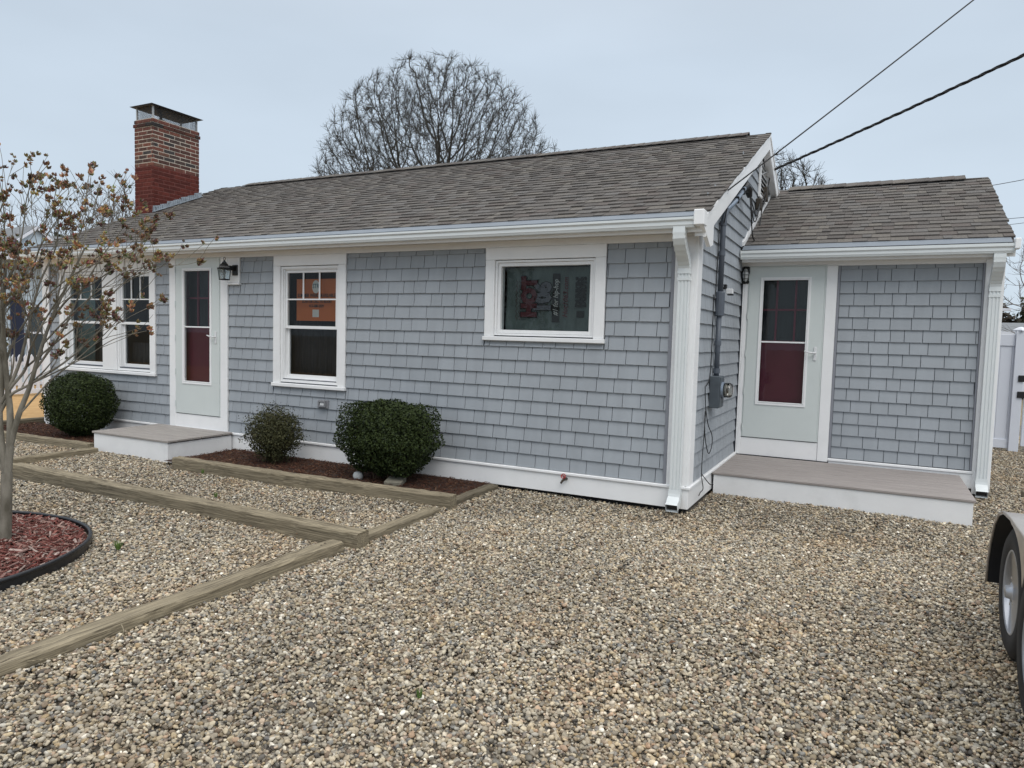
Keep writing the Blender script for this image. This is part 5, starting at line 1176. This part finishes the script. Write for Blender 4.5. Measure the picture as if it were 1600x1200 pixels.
# leafy evergreens
def evergreen(name, lab, x, y, h, r, seed, m='evergreen', n=2600, zc=.5, leaf=.16, group=None):
    rg = np.random.default_rng(seed); root = empty(name, (x, y, 0), lab, 'tree', group)
    mb = MB(); mb.tube([(0, 0, -.05), (.05, 0, h * .4), (0, 0, h * .8)], [.12, .09, .04], 6); mb.build('trunk', M['oakbark'], root)
    cl_ = []
    for k in range(16):
        a = rg.uniform(0, 6.28); q = r * math.sqrt(rg.random()) * .75; z = h * rg.uniform(.25, .88); q *= (1.05 - .5 * (z / h)); cl_.append((q * math.cos(a), q * math.sin(a), z, r * rg.uniform(.28, .5)))
    C = np.array(cl_); i = rg.integers(0, len(C), n); d = rg.normal(size=(n, 3)); d /= np.linalg.norm(d, axis=1)[:, None]; p = C[i, :3] + d * (C[i, 3] * rg.uniform(.5, 1.05, n))[:, None] * np.array([1, 1, .8])
    p = p[p[:, 2] > .15]; n = len(p); nr_ = rg.normal(size=(n, 3)); nr_ /= np.linalg.norm(nr_, axis=1)[:, None]; ax = np.cross(nr_, rg.normal(size=(n, 3))); ax /= np.linalg.norm(ax, axis=1)[:, None]; bx = np.cross(nr_, ax); s = leaf * rg.uniform(.5, 1.1, n)[:, None]
    v = np.stack([p - ax * s, p + bx * s * .5, p + ax * s, p - bx * s * .5], 1).reshape(-1, 3)
    me = bpy.data.meshes.new('crown'); me.from_pydata(v.tolist(), [], [(4 * k, 4 * k + 1, 4 * k + 2, 4 * k + 3) for k in range(n)]); me.materials.append(M[m]); me.update()
    o = bpy.data.objects.new('crown', me); COL.objects.link(o); o.parent = root
evergreen('evergreen_tree', 'dark evergreen behind the roof edge below the hazy bare trees', -27.5, 14.5, 5.6, 2.2, 1)
evergreen('evergreen_tree', 'dark evergreen just behind the pale gable of the neighbouring house', -29.5, 11.5, 5.9, 2.2, 2)
evergreen('evergreen_tree', 'low dark evergreen left of the chimney base behind the roof', -25.0, 17.5, 5.6, 2.0, 3)
for k, (x, y, h, lab) in enumerate([(6.6, 38, 4.9, 'brown green scrub tree nearest the house corner behind the right fence'), (10.2, 41, 5.4, 'tallest dark scrub tree behind the right fence'), (13.8, 40, 5.0, 'dark scrub tree at the right picture edge behind the fence')]):
    evergreen('scrub_tree', lab, x, y, h, 2.7, 20 + k, 'farbrown' if k != 1 else 'evergreen', 4200, leaf=.2)
rgf = np.random.default_rng(9); nfw = 9000      # far-off wood that reads as one mass
p = np.stack([rgf.uniform(-70, -34, nfw), rgf.uniform(22, 30, nfw), rgf.uniform(0, 1, nfw) ** .7], 1); p[:, 2] *= 5.2 + .7 * np.sin(p[:, 0] * .9) + .5 * np.sin(p[:, 0] * 2.3)
a_ = rgf.normal(size=(nfw, 3)); a_ /= np.linalg.norm(a_, axis=1)[:, None]; b_ = np.cross(a_, rgf.normal(size=(nfw, 3))); b_ /= np.linalg.norm(b_, axis=1)[:, None]
v = np.stack([p - a_ * .3, p + b_ * .2, p + a_ * .3, p - b_ * .2], 1).reshape(-1, 3); mb = MB(); mb.add(v.tolist(), [(4 * k, 4 * k + 1, 4 * k + 2, 4 * k + 3) for k in range(nfw)]); mb.build('far_wood', M['farbrown'], None, kind='stuff')

# ------------------------------------------------------------------ neighbour at left: house and picket fence
nb_ = empty('neighbour_house', (-17.5, 2, 0), 'pale blue clapboard house with navy shutter behind the picket fence', 'house')
def rb(a, b): return ((a[0] + 17.5, a[1] - 2, a[2]), (b[0] + 17.5, b[1] - 2, b[2]))
MB().box(*rb((-24, -4, 0), (-17.53, 6.2, 3.25))).build('wall', M['clap'], nb_)
cb = MB(); z = .25
while z < 3.2:
    a = [(-17.53, -4, z), (-17.53, 6.2, z), (-17.50, 6.2, z), (-17.50, -4, z), (-17.53, -4, z + .125), (-17.53, 6.2, z + .125), (-17.516, 6.2, z + .125), (-17.516, -4, z + .125)]
    cb.add([(p[0] + 17.5, p[1] - 2, p[2]) for p in a], [(0, 1, 2, 3), (7, 6, 5, 4), (3, 2, 6, 7), (1, 5, 6, 2), (0, 3, 7, 4)]); z += .125
cb.build('clapboard', M['clap'], nb_, kind='stuff')
rf = MB(); rf.prism([(-17.1 + 17.5, 3.20), (-19.0 + 17.5, 3.98), (-24.4 + 17.5, 3.2), (-24.4 + 17.5, 3.1), (-17.1 + 17.5, 3.1)], 'y', -6.4, 4.4); rf.build('roof', M['nroof'], nb_)
MB().box(*rb((-17.3, -4.2, 3.06), (-17.05, 6.4, 3.2))).build('gutter', M['vinyl'], nb_)
dg = MB(); dg.prism([(3.75 - 2, 3.3), (4.58 - 2, 3.3), (4.58 - 2, 3.62), (4.16 - 2, 3.93), (3.75 - 2, 3.62)], 'x', -1.2, -.02); dg = dg.build('gable_dormer', M['clap'], nb_)
mb = MB(); mb.prism([(3.66 - 2, 3.60), (4.16 - 2, 4.0), (4.66 - 2, 3.60), (4.66 - 2, 3.53), (4.16 - 2, 3.92), (3.66 - 2, 3.53)], 'x', -1.3, .05); mb.build('dormer_roof', M['nroof'], dg); mb = MB(); mb.prism([(3.66 - 2, 3.585), (4.16 - 2, 3.985), (4.66 - 2, 3.585), (4.66 - 2, 3.51), (4.16 - 2, 3.905), (3.66 - 2, 3.51)], 'x', .051, .07); mb.build('rake_board', M['vinyl'], dg)
wn = MB(); ring(wn, 3.88, 4.42, .55, 2.02, 0, .03, .06); wn.v = [(.0 + v[1] + .005, v[0] - 2, v[2]) for v in wn.v]; wn = wn.build('window', M['vinyl'], nb_)
MB().box((.004, 3.92 - 2, .6), (.012, 4.38 - 2, 1.97)).build('pane', M['farglass'], wn); MB().box((.0, 3.9 - 2, 1.28), (.03, 4.4 - 2, 1.33)).build('rail', M['vinyl'], wn)
MB().bbox((.0, 3.52 - 2, .6), (.035, 3.82 - 2, 2.1), .004).build('shutter', M['navy'], nb_)
MB().bbox((.0, 5.0 - 2, .6), (.035, 5.3 - 2, 2.1), .004).build('shutter', M['navy'], nb_)
pf = empty('picket_fence', (-15, -2, 0), 'white picket fence across the tan lawn at far left', 'fence')
pk = MB(); pk.prism([(-.036, .06), (.036, .06), (.036, .80), (.0, .86), (-.036, .80)], 'x', -.01, .01); pk = pk.mesh('picket', M['vinyl'])
for k in range(64): link('picket', pk, pf, (0, k * .125, 0))
for z in (.22, .66): MB().bbox((-.045, -.1, z - .035), (-.012, 8.0, z + .035), .003).build('rail', M['vinyl'], pf)
MB().bbox((-.02, -.1, .0), (.02, 8.0, .10), .003).build('base_board', M['vinyl'], pf)
for k in range(5): MB().bbox((-.115, k * 1.95 - .05, -.03), (-.046, k * 1.95 + .05, .95), .005).build('post', M['vinyl'], pf)

# ------------------------------------------------------------------ right: vinyl privacy fence, gate and what is beyond
vf = empty('vinyl_fence', (2.62, 6.9, 0), 'tall white vinyl privacy fence beside the wing', 'fence')
x = 0.02
while x < .80: MB().bbox((x, -.012, .14), (x + .148, .012, 1.60), .003).build('plank', M['vinyl'], vf); x += .150
MB().bbox((0, -.028, .0), (.80, .028, .14), .004).build('rail', M['vinyl'], vf); MB().bbox((0, -.028, 1.60), (.80, .028, 1.78), .004).build('rail', M['vinyl'], vf)
pb = MB().bbox((.80, -.065, -.04), (.93, .065, 1.83), .005); pb = pb.build('post', M['vinyl'], vf); MB().lathe([(.105, 1.83), (.105, 1.85), (.05, 1.885), (.0, 1.90)], (.865, 0, 0), n=4).build('post_cap', M['vinyl'], pb)
gt = empty('fence_gate', (3.585, 6.9, 0), 'white vinyl gate with black hinges at the right edge', 'gate')
x = .10
while x < 1.0: MB().bbox((x, -.012, .16), (x + .148, .012, 1.58), .003).build('plank', M['vinyl'], gt); x += .150
for a, b in (((0.0, .05), (.10, 1.76)), ((1.0, .05), (1.1, 1.76))): MB().bbox((a[0], -.03, a[1]), (b[0], .03, b[1]), .004).build('stile', M['vinyl'], gt)
MB().bbox((.1, -.028, .05), (1.0, .028, .16), .004).build('rail', M['vinyl'], gt); MB().bbox((.1, -.028, 1.58), (1.0, .028, 1.76), .004).build('rail', M['vinyl'], gt)
for z in (1.10, .85): MB().bbox((-.10, -.085, z - .05), (.03, -.032, z + .05), .006).build('hinge', M['black'], gt)
ps = empty('fence_post', (4.75, 6.9, 0), 'white vinyl post on the far side of the gate', 'post'); MB().bbox((-.065, -.065, -.04), (.065, .065, 1.83), .005).build('shaft', M['vinyl'], ps)
sh = empty('far_building', (7.5, 22, 0), 'low pale building with white roof edge beyond the right fence', 'building')
MB().box((-5.0, 0, 0), (6, 6, 2.05)).build('wall', M['vinyl'], sh); MB().box((-5.2, -.2, 2.05), (6.2, 6.2, 2.17)).build('roof_edge', M['vinyl'], sh)
mb = MB(); mb.prism([(-.2, 2.17), (6.2, 2.17), (3, 2.55)], 'x', -5.2, 6.2); mb.build('roof', M['nroof'], sh)
lp = empty('yard_lamp', (4.78, 19.5, 0), 'thin white lamp post with flat arm beyond the right fence', 'lamp post')
MB().tube([(0, 0, -.05), (0, 0, 2.75)], .035, 8).build('post', M['vinyl'], lp); MB().bbox((-.10, -.05, 2.72), (.34, .05, 2.80), .01).build('arm', M['vinyl'], lp); MB().bbox((.02, -.02, 2.45), (.10, .02, 2.72), .01).build('bracket', M['vinyl'], lp)
for a, b, r_, lab in (((3.2, 12.6, 5.13), (7.2, 10.6, 5.62), .007, 'fine overhead wire leaving the wing roof peak to the right'), ((3.55, 12.6, 4.42), (8, 10.5, 4.62), .006, 'upper of two fine wires beside the wing rake'), ((3.4, 12.6, 4.25), (8, 10.5, 4.72), .005, 'lower of two fine wires beside the wing rake')):
    tag(MB().tube(helix(a, b, 0, 0, 0, 20, .1), r_, 5).build('overhead_wire', M['cable'], None), lab, 'overhead wire')

# ------------------------------------------------------------------ trailer wheel and fender at the right edge
tr = empty('trailer', (2.15, -2.2, 0), 'corner of a tandem trailer with bright metal fender and black tyres', 'trailer')
def wheel(y, dx=0):
    t = MB().lathe([(.20, .012), (.215, .0), (.285, -.006), (.318, .010), (.326, .035), (.326, .165), (.318, .19), (.285, .205), (.215, .20)], (0, 0, 0), 'x', 40)
    root = empty('wheel'); root.parent = tr; root.location = (-.012 + dx, y + .03, .308)
    t = t.build('tyre', M['rubber'], root, smooth=True)
    gr = MB()
    for k in range(48):
        a = 2 * math.pi * k / 48
        for (x0, x1) in ((.02, .09), (.105, .18)):
            c, s = math.cos(a), math.sin(a); c2, s2 = math.cos(a + .085), math.sin(a + .085)
            gr.add([(x0, .326 * c, .326 * s), (x1, .326 * c, .326 * s), (x1, .326 * c2, .326 * s2), (x0, .326 * c2, .326 * s2), (x0, .332 * c, .332 * s), (x1, .332 * c, .332 * s), (x1, .332 * c2, .332 * s2), (x0, .332 * c2, .332 * s2)],
                   [(4, 5, 6, 7), (0, 1, 5, 4), (1, 2, 6, 5), (2, 3, 7, 6), (3, 0, 4, 7)])
    gr.build('tread_block', M['rubber'], root, kind='stuff')
    rm = MB().lathe([(.218, .006), (.205, .0), (.198, .02), (.185, .05), (.170, .058), (.150, .045), (.11, .03), (.075, .03), (.06, .01), (.035, .0), (.03, -.02), (.0, -.022)], (0, 0, 0), 'x', 32); rm.build('rim', M['rim'], root, smooth=True)
    ho = MB()
    for k in range(10): a = 2 * math.pi * k / 10; ho.lathe([(.016, .036), (.010, .034)], (0, .130 * math.cos(a), .130 * math.sin(a)), 'x', 8)
    ho.build('rim_hole', M['black'], root)
    ln = MB()
    for k in range(5): a = 2 * math.pi * k / 5; ln.lathe([(.011, .03), (.011, .008), (.006, .004)], (0, .056 * math.cos(a) * 1.25, .056 * math.sin(a) * 1.25), 'x', 6)
    ln.build('lug_nut', M['chrome'], root)
wheel(0); wheel(-.80, -.04)
yc = .0
arc = [(.60, -.10), (.59, .02), (.54, .14), (.45, .27), (.33, .355), (.20, .395), (0, .405), (-.2, .40), (-.4, .395), (-.6, .40), (-.8, .405), (-1.0, .395), (-1.16, .355), (-1.30, .27), (-1.42, .14), (-1.48, .02), (-1.50, -.1)]
fz = .286
fd = MB(); n = len(arc); x0, x1 = -.035, .235
fd.add([(x0, y, z + fz) for y, z in arc] + [(x1, y, z + fz) for y, z in arc] + [(x0, y, z + fz - .004) for y, z in arc] + [(x1, y, z + fz - .004) for y, z in arc],
       [(i, i + 1, n + i + 1, n + i) for i in range(n - 1)])
fd = fd.build('fender', M['chrome'], tr, smooth=True)
un = MB(); un.add([(x0 + .003, y * .992, z * .985 + fz) for y, z in arc] + [(x1, y * .992, z * .985 + fz) for y, z in arc], [(i, n + i, n + i + 1, i + 1) for i in range(n - 1)]); un.build('fender_underside', M['blackplastic'], fd, smooth=True)
# outer skirt: outline minus two wheel arches
sk = MB(); m = 60; vs = []
def outer(y):
    for (a, b) in zip(arc, arc[1:]):
        if b[0] <= y <= a[0]: t = (a[0] - y) / (a[0] - b[0] + 1e-9); return a[1] + (b[1] - a[1]) * t
    return .4
def inner(y):      # the two openings reach up to the rolled top; only the skirt between the wheels hangs down
    c = 0 if y > -.4 else -.8; q = abs(y - c); s_ = 1 if (y > -.4) == (y < c) else 0
    if not s_ or q < .02: return outer(y) - .012
    return .10 + (.385 - .10) * math.sqrt(max(0, 1 - (q / .41) ** 2.4))
ys = np.linspace(.50, -1.40, m)
for y in ys: vs += [(x0 - .004, y, fz + outer(y) - .001), (x0 - .004, y, fz + min(inner(y), outer(y) - .012))]
sk.add(vs, [(2 * i, 2 * i + 1, 2 * i + 3, 2 * i + 2) for i in range(m - 1) if True]); sk = sk.build('fender_skirt', M['chrome'], fd); md = sk.modifiers.new('t', 'SOLIDIFY'); md.thickness = .004
for q in [(.62, -.1)]: pass
MB().tube([(x0 - .002, y, z + fz) for y, z in arc], .007, 6).build('fender_lip', M['chrome'], fd, smooth=True)
MB().bbox((.30, -1.9, .42), (.38, 1.6, .54), .006).build('frame_rail', M['blackplastic'], tr)
MB().bbox((.26, -1.9, .54), (1.9, 1.6, .58), .004).build('trailer_bed', M['timberdark'], tr)
for y in (0, -.8): MB().tube([(.03, y, fz), (1.9, y, fz)], .035, 8).build('axle', M['blackplastic'], tr)
